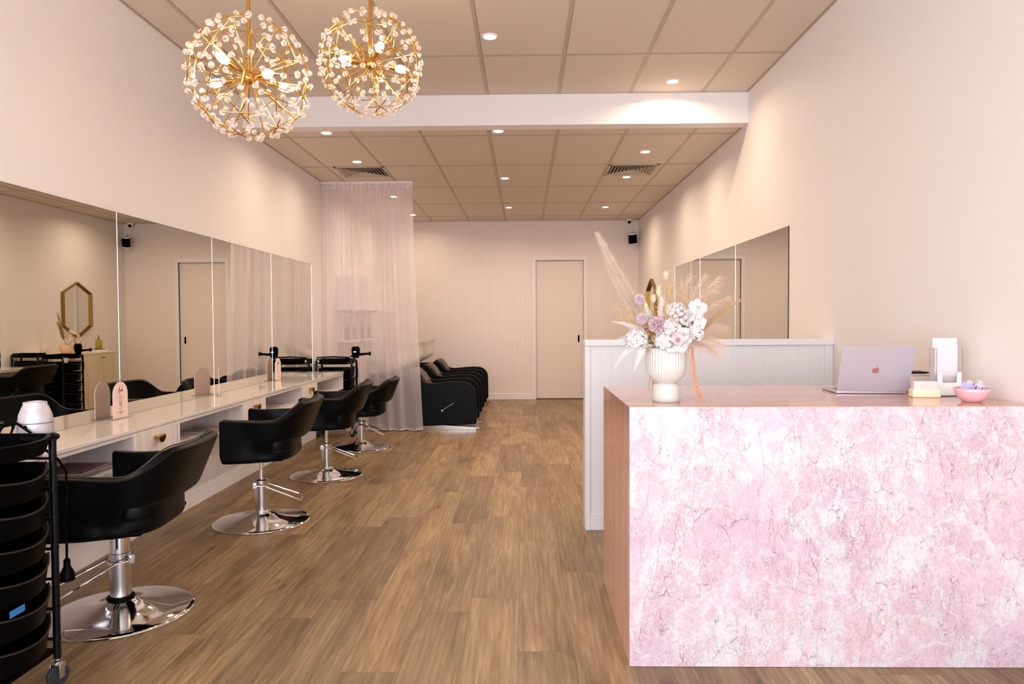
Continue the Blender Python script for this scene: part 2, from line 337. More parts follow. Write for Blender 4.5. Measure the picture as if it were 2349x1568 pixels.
# shop front behind the camera: a wall with one wide window
wf = MB(); WX0, WX1, WZ0, WZ1 = -2.2, 1.7, .12, 2.75
wf.box(XL, WX0, YF-.15, YF, 0, 3.4); wf.box(WX1, XR, YF-.15, YF, 0, 3.4); wf.box(WX0, WX1, YF-.15, YF, 0, WZ0); wf.box(WX0, WX1, YF-.15, YF, WZ1, 3.4)
struct(wf.build('wall_front', M['wall'], smooth=False))
wn = MB()
for x in (WX0, -.95, .35, WX1-.05): wn.box(x, x+.05, YF-.1, YF-.05, WZ0, WZ1)
wn.box(WX0, WX1, YF-.1, YF-.05, WZ0, WZ0+.05); wn.box(WX0, WX1, YF-.1, YF-.05, WZ1-.05, WZ1)
struct(wn.build('window_1', M['blackm'], smooth=False))
# back wall: V-groove boards
def board_profile(x0, x1, y, pitch=.0667, g=.0018, dp=.0016, sgn=-1):
    pts = [(x0, y)]; x = x0+pitch
    while x < x1-.01:
        pts += [(x-g, y), (x-g*.4, y-sgn*dp), (x+g*.4, y-sgn*dp), (x+g, y)]; x += pitch
    return pts+[(x1, y)]
def board_panel(x0, x1, y, yb, z0, z1):
    pr = board_profile(x0, x1, y)+[(x1, yb), (x0, yb)]
    return MB().prism(pr, lambda a, b, d: (a, b, d), z0, z1)
DX0, DX1, DZ1 = .192, .980, 2.295           # door opening
bw = board_panel(XL, DX0, YB, YB+.15, 0, 3.0)
for a in (board_panel(DX1, XR, YB, YB+.15, 0, 3.0), board_panel(DX0, DX1, YB, YB+.15, DZ1, 3.0)): bw.add(a.v, a.f)
struct(bw.build('wall_back', M['shiplap'], smooth=False))
dr = struct(MB().box(DX0, DX1, YB+.03, YB+.07, .012, DZ1).build('door_1', M['door'], bevel=.002, smooth=False))
struct(MB().box(DX0-.1, DX1+.1, YB+.12, YB+.15, 0, 2.4).build('door_light_block', M['black'], smooth=False))  # unseen black board added behind the door to block sky light
fr = MB(); e = .064
fr.box(DX0-e, DX0, YB-.018, YB+.03, 0, DZ1+e); fr.box(DX1, DX1+e, YB-.018, YB+.03, 0, DZ1+e); fr.box(DX0, DX1, YB-.018, YB+.03, DZ1, DZ1+e)
fr.build('door_frame', M['white'], dr, bevel=.002)
hd = MB(); hd.box(.885, .912, YB+.022, YB+.031, .945, 1.06); hd.build('door_handle', M['black'], dr, bevel=.002)
struct(MB().box(XL, DX0-e, YB-.016, YB-.001, 0, .1).build('baseboard_back', M['white'], bevel=.003))
struct(MB().box(DX1+e, XR, YB-.016, YB-.001, 0, .1).build('baseboard_back', M['white'], bevel=.003))
struct(MB().box(XR-.016, XR-.001, YF, YB-.02, 0, .1).build('baseboard_right', M['white'], bevel=.003))
struct(MB().box(XL+.001, XL+.016, 7.87, YB-.02, 0, .1).build('baseboard_left', M['white'], bevel=.003))
# ceilings and bulkhead
def ceiling(name, y0, y1, z, rows):
    c = struct(MB().box(XL, XR, y0, y1, z, z+.04).build(name, M['tile'], smooth=False))
    g = MB()
    for i in range(-1, 6):
        x = -1.505+.6*i
        if XL+.05 < x < XR-.03: g.box(x-.012, x+.012, y0, y1, z-.0035, z+.002)
    for y in rows: g.box(XL, XR, y-.009, y+.009, z-.003, z+.002)
    g.box(XL, XL+.016, y0, y1, z-.004, z+.002); g.box(XR-.016, XR, y0, y1, z-.004, z+.002)
    g.build('grid_bars', M['tbar'], c, smooth=False)
    d = MB()                                   # dark strip beside each bar, painted as its shadow line
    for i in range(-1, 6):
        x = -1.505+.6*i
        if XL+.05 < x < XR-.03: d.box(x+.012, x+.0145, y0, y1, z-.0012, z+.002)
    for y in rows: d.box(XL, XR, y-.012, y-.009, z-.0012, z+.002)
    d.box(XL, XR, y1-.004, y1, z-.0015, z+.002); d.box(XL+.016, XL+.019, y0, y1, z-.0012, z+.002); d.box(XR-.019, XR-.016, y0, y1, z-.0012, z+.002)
    d.build('painted_shadow_line', M['grey2'], c, smooth=False)
    return c
M['grey2'] = mat('shadow_line_grey', lin((128, 105, 80)), .8)
ceiling('ceiling_front', YF, YB0, H2, [.34, 1.54, 2.74, 3.94, 5.142])
ceiling('ceiling_back', YB1, YB, H1, [6.342, 7.542, 8.742, 9.942, 11.142])
bk = struct(MB().box(XL, XR, YB0, YB1, H1-.004, H2+.1).build('trim_1', M['white'], bevel=.002))
MB().box(XL, XR, YB0-.006, YB0+.001, H1-.004, H1+.016).build('corner_bead', M['white'], bk)

# half wall behind the desk
HX0, HY0, HY1, HZ = .371, 4.338, 4.478, 1.172
hw = struct(board_panel(HX0+.03, XR-.03, HY0+.012, HY1-.004, .1, HZ-.02).build('wall_half', M['half'], smooth=False))
t = MB(); t.box(HX0-.002, XR, HY0-.012, HY1+.012, HZ-.034, HZ); t.build('cap', M['half'], hw, bevel=.002)
t = MB(); t.box(HX0, HX0+.032, HY0, HY1, 0, HZ-.034); t.box(XR-.05, XR-.001, HY0, HY1, 0, HZ-.034); t.build('end_trim', M['half'], hw, bevel=.002)
t = MB(); t.box(HX0+.032, XR-.05, HY0+.002, HY1, 0, .1); t.build('skirting', M['half'], hw, bevel=.003)

# ================================================================ MIRRORS
for i in range(1, 5):
    y0 = 1.601+1.2626*i; lab = ['', 'large wall mirror panel nearest the camera, reflecting the sideboard and gold hexagonal mirror',
        'wall mirror panel reflecting the corner speaker and most of the door', 'wall mirror panel behind the narrow middle menu card, reflecting door edge and curtain', 'last wall mirror panel of the left row, reflecting the curtain and far trolley'][i]
    p = MB().box(XL+.001, XL+.006, y0+.003, y0+1.2596, .7445, 1.937).build('wall_mirror', M['mirror'], smooth=False)
    tag(p, lab, 'mirror', 'frameless mirror panels on the left wall')
    e = MB(); e.box(XL+.001, XL+.0075, y0+1.2562, y0+1.2610, .7445, 1.937); e.build('polished_edge', M['medge'], p, smooth=False)
    e = MB(); e.box(XL+.001, XL+.0065, y0+.0012, y0+.003, .7445, 1.937); e.box(XL+.001, XL+.0065, y0+.003, y0+1.254, 1.937, 1.9395); e.build('dark_edge', M['medged'], p, smooth=False)
for i in range(3):
    y0 = 5.072+1.2626*i; lab = ['right wall mirror panel ending in a dark edge above the half wall', 'middle mirror panel on the right wall, showing the reflected door', 'mirror panel on the right wall farthest from the desk'][i]
    p = MB().box(XR-.006, XR-.001, y0+.003, y0+1.2596, .7445, 1.957).build('wall_mirror', M['mirror'], smooth=False)
    tag(p, lab, 'mirror', 'frameless mirror panels on the right wall')
    e = MB(); e.box(XR-.0075, XR-.001, y0+1.2562, y0+1.2610, .7445, 1.957); e.build('polished_edge', M['medge'], p, smooth=False)
    e = MB(); e.box(XR-.0065, XR-.001, y0-(.004 if i == 0 else 0), y0+.003, .7445, 1.957); e.build('dark_edge', M['medged'], p, smooth=False)

# ================================================================ STYLING BENCHES
def pull(parent, x, y, z, s):
    """half-moon brass pull: a ledge and a half-round plate in front of it"""
    m = MB(); xs = sorted((x, x+s*.030)); m.box(xs[0], xs[1], y-.038, y+.038, z, z+.006)
    poly = [(.038*math.cos(a), -.036*math.sin(a)) for a in [PI*k/14 for k in range(15)]]
    m.prism(poly, lambda a, b, d: (x+s*(.025+d), y+a, z+.001+b), 0, .006)
    return m.build('half_moon_handle', M['brass'], parent, bevel=.0012)
def bench(side, units, yend, lab):
    s = 1 if side == 'left' else -1; W = XL if side == 'left' else XR; ya, yb = units[0][0], yend
    X = lambda a, b: sorted((W+s*a, W+s*b))
    D = .368; Z0, Z1 = .548, .722
    top = MB().box(*X(.001, .374), ya, yb+.006, Z1+.003, .743).build('benchtop', M['top'], bevel=.0015)
    tag(top, lab[0], 'benchtop')
    for k, (u0, u1, cells) in enumerate(units):
        b = thing('vanity_unit', lab[1+k], 'vanity', (W, u0, Z0), 0, 'wall-hung vanity units under the %s mirrors' % side)
        f = lambda m, n, mm, **kw: m.build(n, mm, b, loc=(-W, -u0, -Z0), **kw)
        c = MB(); c.box(*X(.002, D), u0, u1, Z0, Z0+.018); c.box(*X(.002, D), u0, u1, Z1-.018, Z1); c.box(*X(.002, .012), u0, u1, Z0, Z1)
        for q in sorted({v for a, bb, kind in cells for v in (a, bb)}):
            c.box(*X(.010, D), max(u0, q-.009), min(u1, q+.009), Z0+.017, Z1-.017)
        f(c, 'carcass', M['carcass'], bevel=.001)
        for a, bb, kind in cells:
            if kind == 'd':
                d = f(MB().box(*X(D-.016, D+.002), a+.003, bb-.003, Z0+.003, Z1-.004), 'drawer', M['carcass'], bevel=.001)
                h = pull(d, W+s*(D+.002), (a+bb)/2, .672, s)
    return top
bench('left', [(1.62, 4.072, [(1.64, 2.30, 'o'), (2.30, 2.72, 'd'), (2.72, 3.618, 'o'), (3.618, 4.055, 'd')]),
               (4.072, 7.845, [(4.09, 5.049, 'o'), (5.049, 5.469, 'd'), (5.469, 6.403, 'o'), (6.403, 6.843, 'd'), (6.843, 7.83, 'o')])], 7.845,
      ['long glossy white benchtop running under the left wall mirrors', 'pale vanity unit holding the thick magazine stack, nearest the camera', 'long pale vanity unit with two drawers, ending beside the far trolley'])
bench('right', [(4.60, 8.92, [(4.62, 5.5, 'o'), (5.5, 5.92, 'd'), (5.92, 6.9, 'o'), (6.9, 7.32, 'd'), (7.32, 8.90, 'o')])], 8.92,
      ['white benchtop end on the right wall, seen only in the left mirror', 'pale vanity unit under the right mirrors, reflected in the left mirror'])
struct(MB().box(XL+.001, XL+.046, 1.62, 7.85, 0, .545).build('trim_2', M['half'], bevel=.002))
struct(MB().box(XL+.046, XL+.056, 1.62, 7.85, 0, .105).build('baseboard_left', M['half'], bevel=.003))

# magazines on the two open shelves
def cover_mat(seed, cols):
    m = mat('magazine_cover', (.1, .1, .1), .4); nt = m.node_tree; tc = nt.nodes.new('ShaderNodeTexCoord')
    mp = nt.nodes.new('ShaderNodeMapping'); mp.inputs['Location'].default_value = (seed*3.1, seed*1.7, seed); nt.links.new(tc.outputs['Object'], mp.inputs['Vector'])
    n = noise_(nt, mp.outputs['Vector'], 13, 7, .7, (1, 1.3, 0), .8); r = ramp(nt, [(.30+.36*i/(len(cols)-1), lin(c)) for i, c in enumerate(cols)]); nt.links.new(n.outputs['Fac'], r.inputs['Fac'])
    nt.links.new(r.outputs['Color'], nt.nodes['Principled BSDF'].inputs['Base Color']); return m
cov = [cover_mat(i, c) for i, c in enumerate([[(20, 22, 30), (84, 66, 60), (110, 70, 84), (52, 56, 74), (150, 140, 142)], [(40, 40, 60), (90, 90, 110)], [(130, 30, 44), (40, 20, 26)], [(60, 60, 56), (120, 116, 110)], [(200, 190, 192), (150, 140, 150)], [(26, 26, 36), (70, 64, 80)], [(60, 44, 46), (130, 90, 90)], [(60, 50, 54), (120, 86, 84), (176, 160, 158), (60, 52, 60)]])]
M['page'] = hexm('page_edges', (226, 216, 214), .7)
def magazine(x, y, z, rz, cover, lab, grp):
    t = thing('magazine', lab, 'magazine', (x, y, z), rz, grp)
    MB().box(-.103, .103, -.136, .136, .0006, .0050).build('pages', M['page'], t)
    c = MB(); c.box(-.105, .105, -.138, .138, .0050, .0056); c.box(-.105, .105, -.138, .138, 0, .0006); c.box(-.105, -.1035, -.138, .138, 0, .0056); c.build('cover', cover, t)
MZ = .5665
posw = ['lowest', 'second from the bottom', 'third from the bottom', 'fourth from the bottom', 'fifth from the bottom', 'topmost']
for k in range(6): magazine(-2.142+R.uniform(-.012, .004), 3.33+R.uniform(-.012, .02)-.004*k, MZ+.0058*k, .02+R.uniform(-.07, .07), cov[[4, 5, 2, 1, 6, 0][k]],
                            'glossy magazine, %s in the thick stack on the nearest shelf' % posw[k], 'magazines stacked on the nearest open shelf')
for k in range(3): magazine(-2.15+R.uniform(-.006, .004), 4.63+.015*k, MZ+.0058*k, .05+R.uniform(-.08, .06), cov[[6, 2, 7][k]],
                            'glossy magazine, %s in the thin stack behind the nearest chair back' % ['lowest', 'middle one', 'topmost'][k], 'magazines on the second open shelf')

# menu cards
def menu_card(x, y, rz, lab):
    t = thing('menu_card', lab, 'menu card', (x, y, .7435), rz, 'arched menu cards on the left benchtop')
    arc = [(.0735*math.cos(a), .137+.0735*math.sin(a)) for a in [PI*k/24 for k in range(25)]]+[(-.0735, .003), (.0735, .003)]
    MB().prism(arc, lambda a, b, d: (d, a, b), -.002, .002).build('panel', M['card'], t)
    MB().box(-.02, .02, -.085, .085, 0, .003).build('foot', M['acr'], t, bevel=.001)
    tx = MB(); x0 = .0024
    for (zz, wd) in [(.132, .02), (.122, .062), (.112, .03), (.101, .044), (.091, .032), (.085, .03), (.079, .032), (.073, .026), (.066, .036), (.056, .036), (.047, .018), (.037, .078), (.031, .034), (.026, .018)]:
        n = max(2, int(wd/.006)); 
        for q in range(n):
            a = -wd/2+wd*q/n; tx.box(x0, x0+.0004, a, a+wd/n*.72, zz, zz+.0022)
    tx.build('small_print', M['ink'], t, smooth=False)
    sc = MB()
    for st in ([(-.022, .150), (-.012, .168), (-.008, .186), (-.009, .165), (-.014, .143), (-.019, .136)], [(-.026, .160), (-.014, .163), (-.004, .168)],
               [(-.006, .162), (-.001, .155), (.002, .163), (.004, .155), (.008, .162), (.010, .156)], [(.010, .156), (.016, .172), (.020, .194), (.016, .172), (.015, .155), (.021, .160), (.016, .164), (.024, .154)]):
        sc.tube([(x0+.0003, a, b) for a, b in st], .0009, 5)
    sc.build('script_logo', M['ink'], t)
menu_card(-2.330, 4.030, 0, 'arched pink menu card facing the room, nearest the camera')
menu_card(-2.318, 5.322, .40, 'arched pink menu card seen almost edge-on, in the middle')
menu_card(-2.342, 6.680, 0, 'arched pink menu card farthest along the benchtop, beside the trolley')

# ================================================================ SALON CHAIRS
def chair(name, lab, loc, z0, rz, foot, grp, cup=False):
    """z0 = underside of the shell; the thing's origin is the middle of the round base; front is local +Y"""
    t = thing(name, lab, 'chair', (*loc, 0), 0, grp)
    st = Matrix.Rotation(rz, 4, 'Z')
    ro = lambda o: setattr(o, 'rotation_euler', (0, 0, rz)) or o
    NU = 40; hw = .285
    def plan(u):
        a = abs(u); s = 1 if u >= 0 else -1
        if a > .55: k = (a-.55)/.45; return Vector((s*(hw-.012*(1-k)), -.06+k*.225, 0))
        th = a/.55*PI/2; return Vector((s*(hw-.012)*math.sin(th)**.62, -.06-.190*math.cos(th)**.66 if th < PI/2-1e-6 else -.06, 0))
    sm = lambda x: max(0, min(1, x))**2*(3-2*max(0, min(1, x)))
    def ztop(a): return .262+.115*sm((.48-a)/.28)+.008*sm((a-.8)/.2)
    vs = []; fs = []; idx = {}
    rows = 9
    for i in range(NU+1):
        u = -1+2*i/NU; a = abs(u); p = plan(u); zt = ztop(a); zb = 0
        bk = sm((.78-a)/.5)
        zs = [zb, .038, .074, .138, .19, .19+(zt-.19)*.35, .19+(zt-.19)*.68, .19+(zt-.19)*.93, zt]
        for j, z in enumerate(zs):
            yo = 0
            n = Vector((p.x*.6, p.y+.02, 0)); n.normalize()
            lean = bk*(.40*max(0, z-.12)-(.055 if z < .1 else 0))
            q = p+n*lean+Vector((0, 0, z))
            if a > .97: q.y -= .018*(1 if j in (0, rows-1) else 0)   # rounded front corners
            vs.append(q)
    for i in range(NU):
        um = abs(-1+2*(i+.5)/NU)
        for j in range(rows-1):
            if j == 2 and um < .46: continue
            a = i*rows+j; fs.append((a, a+rows, a+rows+1, a+1))
    sh = MB().add(vs, fs).build('shell', M['leather'], t, loc=(0, 0, z0), ang=80, solid=.042, off=1, sub=2); ro(sh)
    top = [vs[i*rows+rows-1]+Vector((0, 0, .001)) for i in range(NU+1)]
    pp = [Vector((q.x*1.0, q.y, q.z-.001)) for q in top]
    ro(MB().tube(pp, .0035, 6).build('piping', M['piping'], t, loc=(0, 0, z0)))
    cu = MB(); n = 24; prof = [(.2, .02), (.96, .03), (1.0, .06), (1.0, .13), (.95, .158), (.6, .17), (.0001, .172)]
    cv = []; 
    for (k, z) in prof:
        for i in range(n):
            a = 2*PI*i/n; c_, s_ = math.cos(a), math.sin(a); x = .238*k*math.copysign(abs(c_)**.5, c_); y = -.04+.195*k*math.copysign(abs(s_)**.5, s_); cv.append((x, y, z))
    cf = [(j*n+i, j*n+(i+1) % n, (j+1)*n+(i+1) % n, (j+1)*n+i) for j in range(len(prof)-1) for i in range(n)]+[tuple(range(n-1, -1, -1))]
    ro(cu.add(cv, cf).build('seat_cushion', M['leather'], t, loc=(0, 0, z0), ang=60))
    bp_ = MB().box(-.26, .26, -.2, .15, .004, .03); ro(bp_.build('underside', M['black'], t, loc=(0, 0, z0), bevel=.015))
    # column
    MB().lathe([(.300, 0), (.303, .004), (.300, .009), (.285, .013), (.22, .020), (.15, .031), (.10, .044), (.066, .056), (.054, .066)], 72).build('round_base', M['chrome'], t, ang=60)
    MB().lathe([(.056, .062), (.058, .070), (.054, .078), (.045, .080)], 40).build('base_collar', M['black' if cup else 'chrome'], t)
    MB().lathe([(.044, .078), (.044, .272), (.038, .276), (.02, .277)], 40).build('pump_sleeve', M['satin'], t)
    MB().lathe([(.013, .27), (.013, z0+.01)], 20).build('gas_rod', M['chrome'], t)
    MB().lathe([(.04, z0-.02), (.07, z0+.006)], 24).build('swivel_plate', M['black'], t)
    if cup:
        MB().lathe([(.041, .232), (.041, z0-.02)], 40).build('upper_sleeve', M['chrome'], t)
        MB().lathe([(.045, .226), (.054, .228), (.054, .240), (.045, .242)], 40).build('ring', M['chrome'], t)
    # footrest: loop of bent rod on a pivot
    fm = MB(); z = .245; hwid = .075
    side = lambda a, b, c: Matrix.Rotation(foot, 3, 'Z') @ Vector((a, b, c))
    pts = [side(-.03, .06, z), side(-.09, .055, z+.012), side(-.16, .075, z-.07) , side(-.20, .13, z-.11), side(-.25, .12, z-.115), side(-.255, 0, z-.115), side(-.25, -.12, z-.115), side(-.20, -.13, z-.11), side(-.16, -.075, z-.07), side(-.09, -.055, z+.012), side(-.03, -.06, z)]
    pts = [side(.035, .062, z), side(-.02, .064, z-.005), side(-.23, .092, z-.102), side(-.245, .085, z-.108), side(-.25, .07, z-.110), side(-.25, -.07, z-.110), side(-.245, -.085, z-.108), side(-.23, -.092, z-.102), side(-.02, -.064, z-.005), side(.035, -.062, z)]
    fm.tube(pts, .0052, 8); fm.build('foot_bar', M['chrome'], t)
    pv = MB(); pv.cyl(side(.035, .078, z), side(.035, -.078, z), .011, n=14); pv.box(-.012, .012, -.05, .05, -.02, .02, Matrix.Translation(side(.042, 0, z)) @ Matrix.Rotation(foot, 4, 'Z'))
    pv.build('foot_bar_pivot', M['satin'], t, bevel=.002)
    return t
G = 'black styling chairs along the left bench'
chair('salon_chair', 'black leather styling chair nearest the camera, by the foreground trolley', (-1.808, 3.10), .405, PI/2+.10, math.radians(35), G, cup=True)
chair('salon_chair', 'black styling chair raised on a bare rod, second from the camera', (-1.712, 4.545), .432, PI/2+.10, math.radians(200), G)
chair('salon_chair', 'black styling chair third from the camera, overlapping the farthest one', (-1.672, 5.92), .418, PI/2+.10, math.radians(200), G)
chair('salon_chair', 'black styling chair set lowest, in front of the sheer curtain', (-1.685, 7.254), .345, PI/2+.02, math.radians(185), G)
chair('salon_chair', 'black styling chair at the right bench, seen only in the left mirror', (1.25, 8.25), .43, -PI/2, math.radians(0), 'black styling chairs at the right bench')

# ================================================================ TROLLEYS
def caster(t, x, y, zt=.1):
    w_ = MB(); w_.lathe([(.012, -.012), (.034, -.011), (.038, -.006), (.038, .006), (.034, .011), (.012, .012)], 24, (x, y, .038), Matrix.Rotation(PI/2, 4, 'Y') @ Matrix.Rotation(.5, 4, 'X'))
    c = MB(); c.lathe([(.006, 0), (.017, .003), (.017, .014), (.008, .018), (.008, zt-.075)], 16, (x, y, .075)); c.box(x-.019, x-.015, y-.016, y+.018, .03, .082); c.box(x+.015, x+.019, y-.016, y+.018, .03, .082)
    o = c.build('caster', M['satin'], t, bevel=.001); w_.build('wheel', M['rubber'], o)
def trolley(lab, loc, rz, Wd, Dp, H, nd, grp, zb=.17):
    """front (bowed drawers) faces local +X; Wd along Y, Dp along X"""
    t = thing('salon_trolley', lab, 'trolley', loc, rz, grp); hx, hy = Dp/2, Wd/2
    for sx in (-1, 1):
        for sy in (-1, 1):
            p = MB(); p.cyl((sx*hx*.86, sy*hy, .10), (sx*hx*.86, sy*hy, H-.02), .0125, n=16)
            for k in range(nd): p.cyl((sx*hx*.86, sy*hy, zb+(H-.08-zb)*k/nd-.004), (sx*hx*.86, sy*hy, zb+(H-.08-zb)*k/nd+.004), .014, n=16)
            p.build('post', M['blackm'], t); caster(t, sx*hx*.86, sy*hy)
    r = MB()
    for k in range(nd+1):
        z = zb+(H-.09-zb)*k/nd
        for sy in (-1, 1): r.box(-hx*.86, hx*.86, sy*hy-.004-.004*sy, sy*hy+.004-.004*sy, z-.004, z+.004)
    r.box(-hx*.86, hx*.86, -hy, hy, .125, .135); r.build('runners', M['black'], t)
    def bowed(z0, z1, e=.0, n=14):
        pts = [(-hx+.01, -hy+.02-e), ]; 
        for i in range(n+1):
            a = -1+2*i/n; pts.append((hx*.80+.075*(1-a*a)+e, a*(hy-.02+e)))
        pts.append((-hx+.01, hy-.02+e)); return pts
    step = (H-.09-zb)/nd
    for k in range(nd):
        z = zb+step*k+.006; o = bowed(0, 0); inn = [(x*.93, y*.93) for x, y in o]; n = len(o); m = MB()
        zt = [z+step*.86-.028*max(0, (x-hx*.80)/.075) for x, y in o]
        vs = [(x*.95, y*.95, z) for x, y in o]+[(x, y, zz) for (x, y), zz in zip(o, zt)]+[(x, y, zz) for (x, y), zz in zip(inn, zt)]+[(x, y, z+.006) for x, y in inn]
        fs = [tuple(range(n-1, -1, -1)), tuple(3*n+i for i in range(n))]+[(q*n+i, q*n+(i+1) % n, (q+1)*n+(i+1) % n, (q+1)*n+i) for q in range(3) for i in range(n)]
        d = m.add(vs, fs).build('drawer', M['black'], t)
        lip = MB().tube([Vector((x, y, zz+.001)) for (x, y), zz in zip(o[1:-1], zt[1:-1])], .0035, 6).build('lip', M['lip'], d)
    o = bowed(0, 0, .012); n = len(o); z = H-.055; inn = [(x*.94, y*.94) for x, y in o]
    vs = [(x*.93, y*.93, z) for x, y in o]+[(x, y, H) for x, y in o]+[(x, y, H) for x, y in inn]+[(x*.98, y*.98, z+.008) for x, y in inn]
    fs = [tuple(range(n-1, -1, -1)), tuple(3*n+i for i in range(n))]+[(q*n+i, q*n+(i+1) % n, (q+1)*n+(i+1) % n, (q+1)*n+i) for q in range(3) for i in range(n)]
    MB().add(vs, fs).build('top_tray', M['black'], t, bevel=.003)
    return t
M['lip'] = hexm('lip_highlight', (34, 26, 20), .4)  # lip coloured lighter than the drawer to paint its thin edge highlight
TG = 'black salon trolleys'
# foreground trolley, front towards +X
T1 = trolley('tall black salon trolley cut off by the picture edge, nearest the camera', (-1.824, 2.262, 0), 0, .40, .36, .905, 6, TG)
hl = MB(); hl.tube([(.10+.05*math.cos(a)*1.0, .215+.055*math.sin(a), .885) for a in [PI*(-.5)+2*PI*k/20 for k in range(20)]], .010, 8, closed=True); hl.box(.05, .15, .18, .20, .865, .895)
hl.build('dryer_ring', M['black'], T1)
b_ = MB().box(.218, .2195, -.11, -.045, .372, .394); lb = b_.build('blue_label', hexm('label_blue', (40, 120, 190), .4), T1)
# far trolley at the end of the bench, front towards the camera
T2 = trolley('black trolley between the end of the bench and the curtain', (-2.14, 8.02, 0), -PI/2, .40, .26, .875, 5, TG)
r_ = MB(); r_.box(.09, .13, -.20, .20, .83, .845); r_.tube([(.13, -.19, .845), (.135, -.18, .895), (.135, 0, .905), (.135, .18, .895), (.13, .19, .845)], .010, 8); r_.build('handle', M['blackm'], T2)
MB().box(.1305, .132, -.185, -.10, .848, .868).build('white_label', M['white'], T2)
T3 = trolley('black trolley in front of the sideboard end, seen only in the left mirror', (1.16, 8.98, 0), PI, .40, .30, .90, 5, TG)
T4 = trolley('black trolley tucked between right bench and sideboard, seen only in the left mirror', (1.67, 9.085, 0), -PI/2, .34, .20, .91, 5, TG)

# pearl dryer standing nose-down in its ring on the near trolley
M['pearl'] = mat('pearl_plastic', lin((214, 206, 210)), .28, .25, coat=.5, var=((30, 30, 30), .12))
t = thing('hair_dryer', 'pearl white hair dryer standing upright beside the near trolley tray', 'hair dryer', (-1.775, 2.53, .885))
MB().lathe([(.044, -.032), (.050, -.026), (.0555, -.005), (.0565, .02), (.0560, .05), (.052, .078), (.042, .104), (.036, .116), (.036, .122), (.026, .124), (.024, .118), (.0001, .118)], 40).build('body', M['pearl'], t)
MB().lathe([(.0564, .046), (.0566, .048), (.0564, .050)], 40).build('seam', hexm('seam_grey', (120, 116, 124), .5), t)
g = MB()
for k in range(12):
    a = 2*PI*k/12; g.box(-.003, .003, .030, .037, .104, .121, Matrix.Rotation(a, 4, 'Z'))
g.build('intake_grille', M['pearl'], t)
MB().ball((.0, -.0555, .036), .008).build('screw_cap', M['black'], t)
MB().cyl((-.02, .045, .0), (-.05, .085, -.09), .014, .012).build('handle', M['pearl'], t)
cb = MB(); pts = []
for k in range(90):
    a = k*.38; rr = .058+.004*math.sin(k*1.7); pts.append((rr*math.cos(a), rr*math.sin(a), -.022+.026*k/90))
cb.tube(pts, .0038, 6)
for q in range(4):
    pts = [(-.075-.012*q*.5+.03*math.cos(a), -.055+.012*q+.012*math.sin(a), .012+.042*math.sin(a+.5)+.004*q) for a in [2*PI*k/18 for k in range(18)]]; cb.tube(pts, .0036, 6, closed=True)
cb.tube([(-.06, -.06, .05), (-.02, -.065, .052), (.03, -.07, .02), (.070, -.070, -.03), (.085, -.06, -.05), (.098, -.03, -.08), (.108, .0, -.13), (.106, .005, -.22), (.100, .0, -.32), (.104, .0, -.40), (.103, .0, -.45)], .0045, 8)
cord = cb.build('cord', M['black'], t)
pg = MB(); pg.lathe([(.006, .05), (.011, .045), (.012, .02), (.024, -.004), (.026, -.03), (.012, -.036)], 16, (.103, .0, -.50)); pg.build('plug', M['black'], t)
# black dryer on the far trolley
def black_dryer(lab, loc, rz):
    t = thing('hair_dryer', lab, 'hair dryer', loc, rz); t.scale = (1.15, 1.15, 1.1)
    Mx = Matrix.Rotation(PI/2, 4, 'Y')
    b = MB(); b.lathe([(.028, 0), (.034, .02), (.040, .05), (.042, .085), (.038, .105), (.028, .118), (.0001, .12)], 24); b.build('body', M['black'], t)
    MB().cyl((.03, 0, .035), (.135, 0, .045), .014, .011).build('handle', M['black'], t)
    MB().lathe([(.016, 0), (.021, .004), (.021, .018), (.010, .022)], 16, (.13, 0, .045), Mx).build('handle_end', M['blackm'], t)
    MB().box(-.012, .016, -.044, -.038, .06, .068).build('badge', M['satin'], t)
    c = MB(); pts = []
    for q in range(60):
        a = q*.5; pts.append((-.035+.02*math.cos(a)+.0006*q, -.02+.016*math.sin(a), .01+.0006*q))
    c.tube(pts, .0035, 6); c.tube([(-.02, -.02, .03), (.02, -.05, -.04), (.03, -.052, -.12), (.028, -.05, -.2)], .004, 6); c.build('cord', M['black'], t)
black_dryer('black hair dryer with sideways handle on the far trolley', (-1.915, 8.0, .885), 0)
black_dryer('black hair dryer on the reflected trolley by the sideboard', (1.05, 9.12, .90), PI)
cpw = thing('cup', 'small white cup hanging on the reflected trolley', 'cup', (.992, 8.78, .80))
MB().lathe([(.02, 0), (.028, .06), (.026, .06), (.018, .004)], 20).build('body', M['ceram'], cpw)

